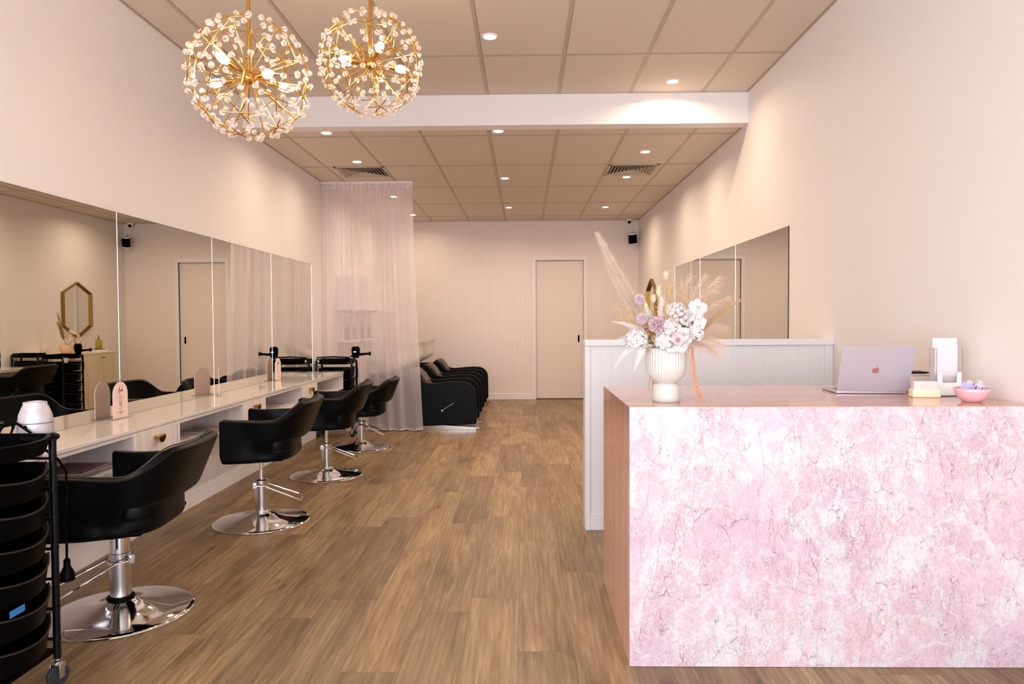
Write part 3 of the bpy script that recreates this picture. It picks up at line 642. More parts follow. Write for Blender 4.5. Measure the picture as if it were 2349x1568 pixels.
# ================================================================ CEILING FITTINGS
def downlight(x, y, z, lab, on=1.0):
    t = thing('downlight', lab, 'ceiling light', (x, y, z), 0, 'recessed ceiling downlights')
    MB().lathe([(.040, -.002), (.043, -.007), (.052, -.006), (.056, .0), (.040, .0)], 32).build('rim', M['white'], t)
    MB().lathe([(.0001, -.003), (.0405, -.003), (.0405, -.001)], 32).build('lens', M['led'], t)
    l = bpy.data.lights.new('downlight_lamp', 'AREA'); l.shape = 'DISK'; l.size = .08; l.energy = DOWN*on; l.color = (1.0, .80, .60); l.spread = math.radians(160)
    o = bpy.data.objects.new('downlight_lamp', l); C.objects.link(o); o.parent = t; o.location = (0, 0, -.009)
for x, y, z, lab in [
    (-.222, 4.794, H2, 'bright round downlight in the front ceiling, between the pendants and the wall on the right'),
    (1.190, 5.727, H2, 'round downlight in the front ceiling just before the white bulkhead'),
    (-1.716, 6.139+.05, H1, 'round downlight right behind the bulkhead, below the big crystal pendant'),
    (-.220, 6.137+.05, H1, 'round downlight right behind the bulkhead, in the middle of the ceiling'),
    (-1.713, 7.307, H1, 'round downlight beside the ceiling vent by the curtain'),
    (1.188, 6.988, H1, 'round downlight above the half wall, second from the bulkhead on the right'),
    (-.217, 8.213, H1, 'round downlight in the middle of the rear ceiling'),
    (1.179, 8.197, H1, 'round downlight right behind the ceiling vent on the right'),
    (-.218, 10.303, H1, 'round downlight in the middle nearest the back wall'),
    (1.183, 10.331, H1, 'round downlight on the right nearest the back wall'),
    (-1.711, 9.34, H1, 'round downlight glowing through the top of the sheer curtain'),
    (-1.711, 10.94, H1, 'round downlight at the free edge of the sheer curtain')]:
    downlight(x, y, z, lab, .65 if x < -1 else (1.3 if x < 0 else .95))
def vent(cx, cy, lab):
    t = thing('ceiling_vent', lab, 'air vent', (cx, cy, H1), 0, 'square ceiling air vents'); h = .27
    m = MB(); m.box(-h, h, -h, -h+.035, -.010, .0); m.box(-h, h, h-.035, h, -.010, 0); m.box(-h, -h+.035, -h, h, -.010, 0); m.box(h-.035, h, -h, h, -.010, 0); m.build('frame', M['tbar'], t, bevel=.003)
    MB().box(-h+.03, h-.03, -h+.03, h-.03, -.002, -.0005).build('duct_opening', M['black'], t)
    s = MB()
    for k in range(4):
        for q in range(6):
            d = .225-.036*q; 
            a = Matrix.Rotation(PI/2*k, 4, 'Z')
            # a blade, sloped, whose ends are mitred on the diagonals
            v = [a @ Vector(p) for p in ((-d, -d, -.012), (d, -d, -.012), (d-.018, -d+.018, -.002), (-d+.018, -d+.018, -.002), (-d, -d, -.0135), (d, -d, -.0135), (d-.018, -d+.018, -.0035), (-d+.018, -d+.018, -.0035))]
            s.add(v, [(0, 1, 2, 3), (7, 6, 5, 4), (0, 4, 5, 1), (2, 6, 7, 3), (1, 5, 6, 2), (3, 7, 4, 0)])
    s.build('louvres', M['tbar'], t, smooth=False)
vent(-1.755, 7.80, 'square ceiling air vent beside the curtain track'); vent(1.17, 7.80, 'square ceiling air vent on the right, before the half wall downlight')
# dome camera and wall speaker in the far corner
t = thing('security_camera', 'small white dome camera on the ceiling in the far corner', 'camera', (1.715, 11.60, H1))
MB().lathe([(.050, 0), (.050, -.022), (.044, -.03)], 24).build('base', M['white'], t); MB().ball((0, 0, -.036), .037).build('ball', M['white'], t)
MB().lathe([(.024, 0), (.0245, .012), (.001, .014)], 20, (-.006, -.022, -.048), Matrix.Rotation(math.radians(118), 4, 'X') @ Matrix.Rotation(.1, 4, 'Y')).build('lens', M['black'], t)
t = thing('wall_speaker', 'black speaker with white ends on a bracket in the far corner', 'speaker', (1.755, 11.56, 2.62), .35)
Mt = Matrix.Rotation(math.radians(-10), 4, 'Y') @ Matrix.Rotation(math.radians(12), 4, 'X')
sq = lambda k: [(.075*k*math.copysign(abs(math.cos(a))**.7, math.cos(a)), .052*k*math.copysign(abs(math.sin(a))**.7, math.sin(a))-.02) for a in [2*PI*i/28 for i in range(28)]]
f_ = lambda a, b, d: tuple(Mt @ Vector((a*.9, b*.9, d*.95)))
MB().prism(sq(1), f_, -.075, .075).build('grille', M['black'], t, ang=50); c = MB(); c.prism(sq(1.03), f_, .0752, .094); c.prism(sq(1.03), f_, -.094, -.0752); c.build('end_caps', M['white'], t, ang=50)
c = MB(); c.cyl((.02, .03, .02), (.10, .12, .06), .009); c.cyl((.03, .03, -.03), (.10, .12, .0), .009); c.tube([(.03, .0, .10), (.05, .05, .13), (.09, .11, .10)], .004, 6); c.box(.085, .115, .10, .138, -.03, .08); c.build('bracket', M['grey'], t)

# ================================================================ CRYSTAL PENDANTS
def pendant(lab, c, Rr, seed, rot):
    c = Vector(c); t = thing('crystal_pendant', lab, 'pendant light', c, 0, 'spherical brass pendants with crystal beads')
    rnd = random.Random(seed)
    MB().cyl((0, 0, .02), (0, 0, H2-c.z-.03), .0085, n=16).build('rod', M['brass'], t)
    MB().lathe([(.06, H2-c.z), (.06, H2-c.z-.018), (.05, H2-c.z-.028), (.012, H2-c.z-.03)], 32).build('ceiling_rose', M['brass'], t)
    MB().ball((0, 0, 0), .030, 20, 14).build('hub', M['brass'], t)
    g = (1+5**.5)/2; dirs = [Vector(p).normalized() for p in ((-1, g, 0), (1, g, 0), (-1, -g, 0), (1, -g, 0), (0, -1, g), (0, 1, g), (0, -1, -g), (0, 1, -g), (g, 0, -1), (g, 0, 1), (-g, 0, -1), (-g, 0, 1))]
    fc = []
    for i in range(12):
        for j in range(i+1, 12):
            for k in range(j+1, 12):
                a, b, d = dirs[i], dirs[j], dirs[k]
                if (a-b).length < 1.1 and (b-d).length < 1.1 and (a-d).length < 1.1: fc.append((a+b+d).normalized())
    Rm = Matrix.Rotation(rot[0], 3, 'X') @ Matrix.Rotation(rot[1], 3, 'Y') @ Matrix.Rotation(rot[2], 3, 'Z')
    beadm = bpy.data.meshes.get('bead_mesh')
    if not beadm:
        o = MB().ball((0, 0, 0), .0125, 16, 12).build('bead', M['bead']); beadm = o.data; beadm.name = 'bead_mesh'; bpy.data.objects.remove(o)
    allb = []
    for d in dirs+fc:
        d = Rm @ d
        if d.z > .93: continue
        node = d*Rr*.95; s = MB(); s.cyl(d*.02, node, .0028, n=6); s.ball(node, .0062, 8, 6)
        a = d.orthogonal().normalized(); b = d.cross(a); ph = rnd.uniform(0, 6.28)
        tips = []
        for k in range(6):
            th = ph+k*PI/3+rnd.uniform(-.12, .12); e = (a*math.cos(th)+b*math.sin(th)); p = (node+e*Rr*.27); p = p.normalized()*Rr*rnd.uniform(.97, 1.0)
            s.cyl(node, p, .0026, n=5); tips.append(p)
        o = s.build('star_arm', M['brass'], t)
        allb += [(p, o) for p in tips]
    allb.sort(key=lambda q: (c+q[0]).length); rest = MB()
    for i, (p, o) in enumerate(allb):
        if i < 100:
            bo = bpy.data.objects.new('bead', beadm); C.objects.link(bo); bo.parent = o; bo.location = p
        else: rest.ball(p, .0125, 12, 8)
    ro = rest.build('beads', M['bead'], t); ro['kind'] = 'stuff'
    for k in range(5):
        a = .35+k*2*PI/5+rot[2]; tl = .22 if k % 2 else -.12; d = Vector((math.cos(a)*math.cos(tl), math.sin(a)*math.cos(tl), math.sin(tl)))
        s = MB(); s.cyl(d*.02, d*.085, .004, n=8); s.cyl(d*.075, d*.125, .0125, n=20); so = s.build('lamp_socket', M['brass'], t)
        bm_ = MB().lathe([(.010, 0), (.0175, .014), (.0200, .028), (.0165, .048), (.008, .063), (.0005, .071)], 20, d*.123, d.to_track_quat('Z', 'Y').to_matrix().to_4x4()); bm_.build('candle_bulb', M['bulb'], so)
        l = bpy.data.lights.new('pendant_lamp', 'POINT'); l.energy = .7; l.color = (1, .78, .52); l.shadow_soft_size = .02
        lo = bpy.data.objects.new('pendant_lamp', l); C.objects.link(lo); lo.parent = t; lo.location = d*.215
pendant('large crystal bead pendant on the left, closer to the camera', (-1.194, 3.10, 2.357), .262, 3, (.5, .3, .2))
pendant('smaller looking crystal bead pendant, second from the left wall', (-.779, 3.65, 2.610), .262, 5, (.2, .9, 1.1))

# ================================================================ CURTAIN
CY = 8.325
tk = MB().box(XL+.003, -1.300, CY-.012+.02, CY+.012+.02, H1-.022, H1-.001).build('curtain_track', M['white'], bevel=.002)
tag(tk, 'slim white ceiling track carrying the sheer curtain', 'curtain track')
cur = thing('sheer_curtain', 'floor-length sheer white curtain screening the basins', 'curtain', (0, CY, 0))
NX, NZ = 300, 26; vs = []; fs = []
X0, X1t, X1b = XL+.012, -1.312, -1.205
def fold(s, k):
    ph = s*2*PI*11.2+.8*math.sin(s*9)
    top = .030*math.sin(ph); low = .030*math.sin(ph*.62+1.1)+.014*math.sin(ph*.85+2)+.006*math.sin(ph*1.31)
    return top*(1-k)+low*k
for j in range(NZ+1):
    k = j/NZ; z = (H1-.028)*(1-k)+.012*k; kk = min(1, k*2.2)
    for i in range(NX+1):
        s = i/NX; x = X0+(X1t+(X1b-X1t)*k**1.3-X0)*(s+.004*math.sin(s*70)*k); vs.append((x, .02-.03*k+fold(s, kk), z+.006*math.sin(s*40)*k**6))
for j in range(NZ):
    for i in range(NX): a = j*(NX+1)+i; fs.append((a, a+1, a+NX+2, a+NX+1))
MB().add(vs, fs).build('sheer_panel', M['sheer'], cur, ang=179)
hv = []; hf = []
for j in range(3):
    z = H1-.026-.032*j
    for i in range(NX+1): s = i/NX; hv.append((X0+(X1t-X0)*s, .0185+fold(s, 0), z))
for j in range(2):
    for i in range(NX): a = j*(NX+1)+i; hf.append((a, a+1, a+NX+2, a+NX+1))
MB().add(hv, hf).build('heading_tape', M['tape'], cur, ang=179)
for nm, kz, z0_ in (('bottom_hem', 1.0, .012),):
    hv = []; hf = []
    for j in range(2):
        for i in range(NX+1):
            s = i/NX; hv.append((X0+(X1b-X0)*(s+.004*math.sin(s*70)), -.0115+fold(s, 1), z0_+.02*j+.006*math.sin(s*40)))
    for i in range(NX): hf.append((i, i+1, i+NX+2, i+NX+1))
    MB().add(hv, hf).build(nm, M['tape'], cur, ang=179)
gl = MB()
for k in range(12): x = X0+.03+k*(X1t-X0-.05)/11; gl.box(x-.012, x+.012, .010, .030, H1-.034, H1-.0215)
gl.build('gliders', M['white'], cur)

# ================================================================ WASH LOUNGES
def arc(cx, cz, r, a0, a1, n=10): return [(cx+r*math.cos(a0+(a1-a0)*i/n), cz+r*math.sin(a0+(a1-a0)*i/n)) for i in range(n+1)]
def lounge(lab, y):
    """foot end faces +X; local origin at the front lower corner"""
    t = thing('wash_lounge', lab, 'wash chair', (-.575, y, 0), 0, 'wash lounges behind the curtain')
    prof = [(-.01, .07), (0, .09)]+arc(-.16, .42, .155, 0, PI/2, 9)+[(-.24, .577), (-.34, .572), (-.44, .562), (-.54, .555), (-.60, .565), (-.65, .60), (-.69, .655), (-.725, .695), (-.76, .705), (-.80, .68), (-.84, .60), (-.86, .40), (-.86, .045), (-.64, .045)]
    for k, yy in enumerate((0, .53)):
        s = MB().prism(prof, lambda a, b, d: (a, yy+d, b), 0, .055).build('arm_panel', M['leather'], t, bevel=.010, seg=3, ang=50)
        pr = [(a, b) for a, b in prof[1:-3]]
        MB().tube([(a, yy+.003, b+.0015) for a, b in pr], .0032, 6).build('piping', M['piping'], s)
        f = MB(); f.prism([(-.005, 0), (-.005, .034), (-.62, .070), (-.645, .050), (-.66, 0)], lambda a, b, d: (a, yy+.006+d, b), 0, .045); f.build('chrome_foot', M['chrome'], t, bevel=.002)
        ff = MB(); ff.cyl((-.02, yy+.028, .018), (.028, yy+.028, .022), .016, n=16); ff.build('foot_cap', M['chrome'], t)
    seat = [(-.06, .24), (-.05, .38), (-.10, .44), (-.40, .42), (-.54, .47), (-.68, .66), (-.76, .69), (-.80, .62), (-.70, .34), (-.5, .24)]
    MB().prism(seat, lambda a, b, d: (a, .058+d, b), 0, .469).build('seat', M['leather'], t, bevel=.03, seg=4, ang=50)
    ridge = MB(); ridge.prism([(-.60, .56), (-.66, .655), (-.72, .715), (-.77, .72), (-.80, .68), (-.74, .62), (-.66, .52)], lambda a, b, d: (a, .09+d, b), 0, .40); ridge.build('head_pad', M['tan'], t, bevel=.02, seg=3, ang=50)
    # ceramic basin behind the head end
    ci = Matrix.Translation((-1.06, .292, .885)) @ Matrix.Rotation(math.radians(-24), 4, 'Y')
    oval = lambda a: (math.cos(a), math.sin(a)); n = 28
    ring = [(.34, 0, -.20), (.56, 0, -.185), (.68, 0, -.13), (.78, .0, -.06), (.92, 0, .005), (1.04, 0, .038), (1.05, 0, .046), (.97, 0, .038), (.84, 0, .0), (.66, 0, -.09), (.4, 0, -.16), (.001, 0, -.17)]
    v = []; f = []
    for k, ox, z in ring:
        for i in range(n):
            a = 2*PI*i/n; x, y_ = oval(a); q = max(0, 1-abs(a if a < PI else a-2*PI)/.5); v.append(ci @ Vector((x*.30*k-.02+ox, y_*.24*k, z-(.035*q*q if z > .02 else 0))))
    for j in range(len(ring)-1):
        for i in range(n): a, b = j*n+i, j*n+(i+1) % n; f.append((a, b, b+n, a+n))
    f.append(tuple(range(n-1, -1, -1)))
    MB().add(v, f).build('basin', M['basin'], t, ang=70)
    MB().box(-1.32, -.87, .14, .44, .05, .66).build('pedestal', M['leather'], t, bevel=.03)
    tp = MB(); tp.cyl((-1.36, .22, .85), (-1.36, .22, .93), .014); tp.tube([(-1.36, .22, .92), (-1.35, .22, .97), (-1.30, .23, .98), (-1.26, .24, .95)], .008, 8); tp.build('tap', M['chrome'], t)
    return t
M['tan'] = hexm('brown_head_pad', (64, 46, 34), .4)
l0 = lounge('black wash lounge nearest the curtain, with a chrome lever on its side panel', 8.40)
lv = MB(); lv.cyl((-.405, -.012, .235), (-.27, -.014, .325), .0045); lv.lathe([(.012, 0), (.012, .014), (.006, .016)], 16, (-.41, 0, .232), Matrix.Rotation(PI/2, 4, 'X')); lv.build('side_lever', M['chrome'], l0)
lounge('black wash lounge in the middle of the row of three', 9.50)
lounge('black wash lounge farthest back, beside the board-clad wall', 10.64)
# overhead cupboards and bench behind the curtain
t = thing('wall_cupboard', 'white overhead cupboard on the left wall, dimly seen through the curtain', 'cupboard', (XL, 9.0, 1.44))
MB().box(.002, .335, 0, 2.03, 0, .43).build('body', M['white'], t, bevel=.002)
for k in range(4): MB().box(.337, .354, .003+.5075*k, .5045+.5075*k, .002, .428).build('door', M['white'], t, bevel=.0015)
for k in range(4):
    y = 9.15+.42*k
    b = thing('bottle', 'small bottle on the basin shelf, %s from the curtain, blurred behind it' % ['nearest', 'second', 'third', 'farthest'][k], 'bottle', (XL+.09, y, 1.062), 0, 'bottles on the shelf behind the curtain')
    MB().lathe([(.032, 0), (.034, .01), (.034, .13), (.014, .155), (.012, .17)], 20).build('body', hexm('bottle_grey', (120, 108, 120), .3), b); MB().lathe([(.014, .168), (.014, .2), (.004, .2)], 16).build('cap', M['black'], b)
sh = MB().box(XL+.002, XL+.22, 9.0, 11.03, 1.035, 1.06).build('wall_shelf', M['white'], bevel=.002); tag(sh, 'narrow white shelf above the basins, behind the curtain', 'shelf')

# ================================================================ SIDEBOARD CORNER (seen in the left mirror)
t = thing('sideboard', 'pale oak sideboard with four doors at the far right wall, seen in the mirror', 'sideboard', (XR, 9.27, 0))
MB().box(-.385, -.002, 0, 1.46, .06, .845).build('body', M['oak'], t, bevel=.002); MB().box(-.40, -.002, -.004, 1.464, .846, .862).build('top', M['oak'], t, bevel=.002); MB().box(-.35, -.002, .01, 1.45, 0, .06).build('plinth', M['oak'], t)
for k in range(4):
    d = MB().box(-.403, -.387, .002+.365*k, .363+.365*k, .064, .842).build('door', M['oak'], t, bevel=.001)
    ky = (.03, .335, .03, .335)[k]; ky = [.335, .03, .335, .03][k]
    MB().lathe([(.005, 0), (.005, .012), (.013, .016), (.013, .024), (.004, .026)], 16, (-.403, .365*k+ky, .795), Matrix.Rotation(-PI/2, 4, 'Y')).build('knob', M['brass'], d)
t = thing('hexagonal_mirror', 'tall hexagonal mirror in a gold frame above the sideboard', 'mirror', (XR, 10.395, 1.49))
hexo = [(0, .415), (.335, .255), (.335, -.235), (0, -.415), (-.335, -.235), (-.335, .255)]
MB().prism(hexo, lambda a, b, d: (-d, a*.97, b*.97), .004, .014).build('glass', M['mirror'], t, smooth=False)
fm = MB(); o = hexo; i_ = [(a*.955, b*.96) for a, b in hexo]
for k in range(6):
    q = (k+1) % 6; P8 = [(-.002, *o[k]), (-.002, *o[q]), (-.002, *i_[q]), (-.002, *i_[k]), (-.045, *o[k]), (-.045, *o[q]), (-.045, *i_[q]), (-.045, *i_[k])]
    fm.add(P8, [(0, 1, 2, 3), (4, 5, 6, 7), (0, 1, 5, 4), (2, 3, 7, 6)])
fm.build('frame', M['gold'], t, smooth=False)
st_ = MB().box(-.10, .10, -.16, .16, 0, .035).build('tray_block', M['white'], bevel=.004, loc=(1.70, 10.55, .862)); tag(st_, 'white stone block under the soap bottle on the sideboard', 'block')
tr = MB().box(-.06, .06, -.09, .09, 0, .008).build('dark_tray', M['black'], bevel=.003, loc=(1.70, 10.62, .8972)); tag(tr, 'small dark tray on the white block of the sideboard', 'tray')
t = thing('soap_bottle', 'amber glass soap bottle on the sideboard tray', 'bottle', (1.70, 10.64, .9054))
MB().lathe([(.045, 0), (.048, .006), (.048, .115), (.040, .135), (.014, .142), (.013, .155)], 28).build('body', mat('amber_glass', lin((205, 180, 70)), .08, trans=.5), t)
p = MB(); p.lathe([(.016, .15), (.016, .172), (.006, .174), (.006, .195)], 16); p.tube([(0, 0, .195), (0, 0, .205), (-.01, -.03, .205)], .005, 8); p.build('pump', M['gold'], t)
cn = thing('candle', 'pale candle jar on the sideboard, seen in the mirror', 'candle', (1.66, 9.34, .862)); MB().lathe([(.04, 0), (.042, .004), (.042, .085), (.038, .085), (.037, .07), (.001, .07)], 24).build('jar', hexm('candle_jar', (236, 205, 180), .4), cn)

# ================================================================ RECEPTION DESK
DXa, DYa, DYb, DZ = .387, 2.614, 3.472, .971
d = thing('reception_desk', 'large pink marble reception desk standing against the right wall', 'desk', (DXa, DYa, 0))
MB().box(0, XR-DXa-.002, 0, .02, .0015, DZ-.0015).build('front_panel', M['marble'], d, smooth=False, loc=(0, 0, 0))
MB().box(0, .02, .0205, DYb-DYa, .0015, DZ-.0205).build('side_panel', M['marble2'], d, smooth=False)
MB().box(.0, XR-DXa-.002, .0205, DYb-DYa, DZ-.020, DZ).build('desktop', M['marble2'], d, smooth=False)
MB().box(-.0006, XR-DXa-.002, -.0006, .0203, DZ-.0015, DZ+.0004).build('front_edge', M['marble2'], d, smooth=False)
# laptop
t = thing('laptop', 'silver laptop standing open with its back to the camera', 'laptop', (1.492, 3.064, DZ), math.radians(-5.4)); 
W2, D2 = .146, .200
def rrect(hx, hy, r, n=5):
    p = []
    for cx, cy, a0 in ((hx-r, hy-r, 0), (-hx+r, hy-r, PI/2), (-hx+r, -hy+r, PI), (hx-r, -hy+r, 3*PI/2)):
        p += [(cx+r*math.cos(a0+PI/2*i/n), cy+r*math.sin(a0+PI/2*i/n)) for i in range(n+1)]
    return p
MB().prism(rrect(W2, D2/2, .008), lambda a, b, z: (a, b+D2/2, z), .002, .013).build('base', M['laptop'], t, bevel=.001)
MB().box(-W2+.02, W2-.02, .02, .11, .013, .0138).build('keyboard', M['black'], t)
ld = math.radians(21); LM = Matrix.Translation((0, -.002, .014)) @ Matrix.Rotation(ld, 4, 'X')
SH = 0.0
lid = MB().prism(rrect(W2, .102, .009), lambda a, b, z: tuple(LM @ Vector((a, z, b+.102))), -.0055, .0).build('lid', M['laptop'], t, bevel=.001)
MB().prism(rrect(W2-.006, .095, .004), lambda a, b, z: tuple(LM @ Vector((a, z, b+.102))), .0002, .0006).build('screen', M['black'], t)
def ap(th): # bitten fruit outline on the lid
    r = .0105*(1-.16*math.cos(2*th+PI)*1.0)
    return r
pl_ = []
for i in range(48):
    th = 2*PI*i/48+PI/2; x = math.cos(th); z = math.sin(th); r = .0118
    x2 = r*x*(1.0-.06*z); z2 = r*z*.98
    if z > .8: z2 -= .0028*((z-.8)/.2)**1.2
    if z < -.85: z2 += .0014*((-z-.85)/.15)
    dx, dz = x2-.0142, z2-.0008
    dd = math.hypot(dx, dz)
    if dd < .0058: x2 = .0142+dx/dd*.0058 if dd > 1e-6 else x2; z2 = .0008+dz/dd*.0058
    pl_.append((x2*1.3, z2*1.3))
lg = MB().prism(pl_, lambda a, b, z: tuple(LM @ Vector((a, z, b+.098))), -.0060, -.0054)
lg.prism([(.0003, .0166), (.0015, .0214), (.0065, .025), (.0068, .0224), (.0049, .0185)], lambda a, b, z: tuple(LM @ Vector((a, z, b+.098))), -.0060, -.0054)
lg.build('fruit_emblem', hexm('emblem_rose', (196, 142, 132), .25, metal=.5), lid, smooth=False)
# leaflet stand
t = thing('leaflet_stand', 'tall clear acrylic stand holding pale pink leaflets at the wall end of the desk', 'leaflet holder', (1.752, 2.985, DZ), math.radians(8))
a = MB(); a.box(-.058, .058, .010, .013, .002, .205); a.box(-.058, .058, -.030, -.027, .002, .085); a.box(-.058, -.055, -.03, .013, .002, .20); a.box(.055, .058, -.03, .013, .002, .20); a.box(-.058, .058, -.045, .03, 0, .003); a.build('holder', M['acr'], t, bevel=.0008)
MB().box(-.052, .052, -.012, -.009, .004, .212).build('leaflets', hexm('leaflet_pink', (240, 222, 228), .6), t)
MB().box(-.054, .054, -.004, -.001, .006, .240).build('back_card', hexm('white_card', (252, 250, 250), .6), t)
pk = MB(); pk.prism([(-.054, .004), (.054, .004), (.054, .100), (.036, .100), (.032, .056), (-.032, .056), (-.036, .100), (-.054, .100)], lambda a, b, z: (a, z, b), -.0335, -.0315); pk.build('pocket_front', hexm('white_card', (252, 250, 252), .4), t)
# card box: cream box with pink cards standing in it
t = thing('card_box', 'cream business card box with pale pink cards on the desk', 'card box', (1.640, 2.925, DZ), math.radians(-6))
MB().box(-.054, .054, -.022, .022, 0, .034).build('box', hexm('cream_box', (250, 238, 205), .35), t, bevel=.005, seg=3)
MB().box(-.047, .047, -.014, .016, .033, .066).build('cards', hexm('card_pink', (240, 214, 214), .5), t, bevel=.002)
MB().box(-.03, .03, -.0150, -.0141, .048, .050).build('print', hexm('print_rose', (222, 190, 192), .5), t)
# pink bowl with two lilac boxes
t = thing('pink_bowl', 'small glossy pink bowl by the wall end of the desk', 'bowl', (1.725, 2.755, DZ))
MB().lathe([(.028, 0), (.033, .002), (.050, .020), (.060, .040), (.0625, .052), (.0605, .0535), (.057, .040), (.046, .022), (.03, .008), (.0001, .007)], 48).build('body', hexm('bowl_pink', (236, 184, 194), .16, coat=.4), t, ang=70)
for k, (x, y, z, rz_, rx, ry, cl, lb) in enumerate([(1.703, 2.755, 1.018, .30, .35, .28, (196, 190, 235), 'plain lilac cardboard box lying in the pink bowl'), (1.748, 2.762, 1.018, -.25, .35, .28, (212, 206, 232), 'lilac box with a striped label, leaning in the pink bowl')]):
    t = thing('lilac_box', lb, 'box', (x, y, z), 0, 'lilac boxes in the pink bowl'); t.rotation_euler = (rx, ry, rz_)
    MB().box(-.017, .017, -.015, .015, -.018, .026).build('carton', hexm('lilac_card', cl, .4), t, bevel=.0015)
    MB().lathe([(.012, .026), (.013, .034), (.006, .039), (.0001, .040)], 20, (0, .003, 0)).build('lid', M['ceram'], t)
    if k: MB().box(-.013, -.009, -.0158, -.0149, -.012, .02).box(.008, .012, -.0158, -.0149, -.012, .02).build('label_bars', hexm('label_violet', (128, 118, 150), .5), t)
# payment terminal behind the laptop
t = thing('payment_terminal', 'white payment terminal with a gold line, half hidden behind the laptop', 'payment terminal', (1.715, 3.20, DZ), math.radians(10))
pr = [(-.06, 0), (.075, 0), (.075, .080), (.0, .082), (-.045, .055), (-.06, .02)]
MB().prism(pr, lambda a, b, d: (d, -.02-a*.8+.02, b), -.05, .06).build('body', M['white'], t, bevel=.004)
MB().prism([(-.047, .056), (.0, .0835), (.077, .0815), (.077, .0865), (-.002, .0885), (-.05, .060)], lambda a, b, d: (a*.0+d, -a*.8, b), -.052, .062).build('screen', M['black'], t)
MB().box(-.052, .062, -.061, -.058, .070, .073).build('gold_line', M['brass'], t)
MB().box(-.056, -.04, -.03, .04, 0, .03).build('side_slot', M['black'], t)

# ================================================================ VASE AND DRIED FLOWERS
VX, VY = .5585, 2.80
t = thing('vase', 'white footed vase with a ribbed bowl on the near end of the desk', 'vase', (VX, VY, DZ))
MB().lathe([(.050, 0), (.0545, .003), (.055, .02), (.054, .05), (.050, .066), (.040, .074), (.036, .075)], 64).build('foot', M['ceram'], t, ang=70)
b = MB(); N_ = 240; vs = []; fs = []
prof = [(.036, .073, 0), (.052, .082, .3), (.066, .096, .8), (.0755, .115, 1), (.0803, .138, 1), (.0815, .165, 1), (.0800, .195, 1), (.0785, .209, .3), (.077, .2125, 0), (.0745, .209, 0), (.074, .17, 0), (.066, .12, 0), (.001, .10, 0)]
for r, z, k in prof:
    for i in range(N_): a = 2*PI*i/N_; rr = r*(1-.030*k*abs(math.cos(20*a))**3); vs.append((rr*math.cos(a), rr*math.sin(a), z))
for j in range(len(prof)-1):
    for i in range(N_): a, c = j*N_+i, j*N_+(i+1) % N_; fs.append((a, c, c+N_, a+N_))
b.add(vs, fs).build('bowl', M['ceram'], t, ang=70)
FW = hexm('petal_white', (226, 217, 215), .6); FP = hexm('petal_blush', (232, 208, 206), .6); FM = hexm('petal_mauve', (200, 166, 172), .6); FM2 = hexm('petal_pale_mauve', (230, 208, 208), .6)
TAN = hexm('dried_tan', (206, 172, 130), .8); PAM = hexm('pampas_cream', (228, 206, 186), .85); BUN = hexm('bunny_tail_peach', (240, 214, 186), .9); STEM = hexm('dried_stem', (196, 160, 110), .8)
BLUSH = hexm('airy_grass', (232, 202, 180), .85); GOLD = hexm('golden_buds', (222, 180, 110), .7); AMA = hexm('amaranth_coral', (226, 166, 142), .8); STA = hexm('stamen_rose', (196, 130, 130), .7); FERN = hexm('bleached_fern', (224, 216, 213), .75); OLV = hexm('olive_leaf', (120, 96, 48), .7)
F = random.Random(11)
def stem(m, p, k=.0011, bend=.02):
    p = Vector(p); q = Vector((VX+F.uniform(-.03, .03), VY+F.uniform(-.03, .03), DZ+.12)); mid = (p+q)/2+Vector((0, 0, bend)); m.tube([p, (p+mid)/2+Vector((0, 0, bend*.3)), mid, (mid+q)/2, q], k, 5)
def ft(name, lab, cat, p, grp=None): return thing(name, lab, cat, p, 0, grp)
def L_(m, name, mt, t, **k):
    o = t.location; m.v = [tuple(Vector(v)-o) for v in m.v]; return m.build(name, mt, t, **k)
def petals(m, c, face, layers, rows=7, cols=5, jit=.08):
    c = Vector(c); Q = Vector(face).normalized().to_track_quat('Z', 'Y').to_matrix()
    for n, L, W, tilt, cup, curl, ph in layers:
        for k in range(n):
            a = ph+2*PI*k/n+F.uniform(-jit, jit); T = math.radians(tilt+F.uniform(-7, 7)); l = L*F.uniform(.9, 1.08)
            Z = Matrix.Rotation(a, 3, 'Z') @ Matrix.Rotation(T, 3, 'X'); vs = []; fs = []
            for j in range(rows+1):
                s = j/rows; w_ = W*(math.sin(PI*min(1, .10+.80*s**1.05)))**.6
                if j == rows: w_ = W*.42
                for i in range(cols+1):
                    x = (-1+2*i/cols); p = Vector((x*w_/2, l*s, cup*W*(x*x)*(.4+.6*s)+curl*l*s*s+.03*W*math.sin(9*x+k)*s)); vs.append(c+Q @ (Z @ p))
            for j in range(rows):
                for i in range(cols): q = j*(cols+1)+i; fs.append((q, q+1, q+cols+2, q+cols+1))
            m.add(vs, fs)
    return m
def plume(m, path, n, ln, spread, wdt, droop=.3, t0=0, fwd=.8):
    path = [Vector(p) for p in path]
    def at(s):
        s *= len(path)-1; i = min(int(s), len(path)-2); return path[i].lerp(path[i+1], s-i), (path[i+1]-path[i]).normalized()
    for _ in range(n):
        s = t0+(1-t0)*F.random(); p, tg = at(s); a = tg.orthogonal().normalized(); a = Matrix.Rotation(F.uniform(0, 2*PI), 3, tg) @ a
        l = ln*F.uniform(.5, 1.1)*(1-.55*s*s); d = (tg*fwd+a*spread*F.uniform(.2, 1)).normalized()
        g = Vector((0, 0, -1))*droop*l; m.strip([p, p+d*l*.35+g*.05, p+d*l*.7+g*.35, p+d*l+g], wdt)
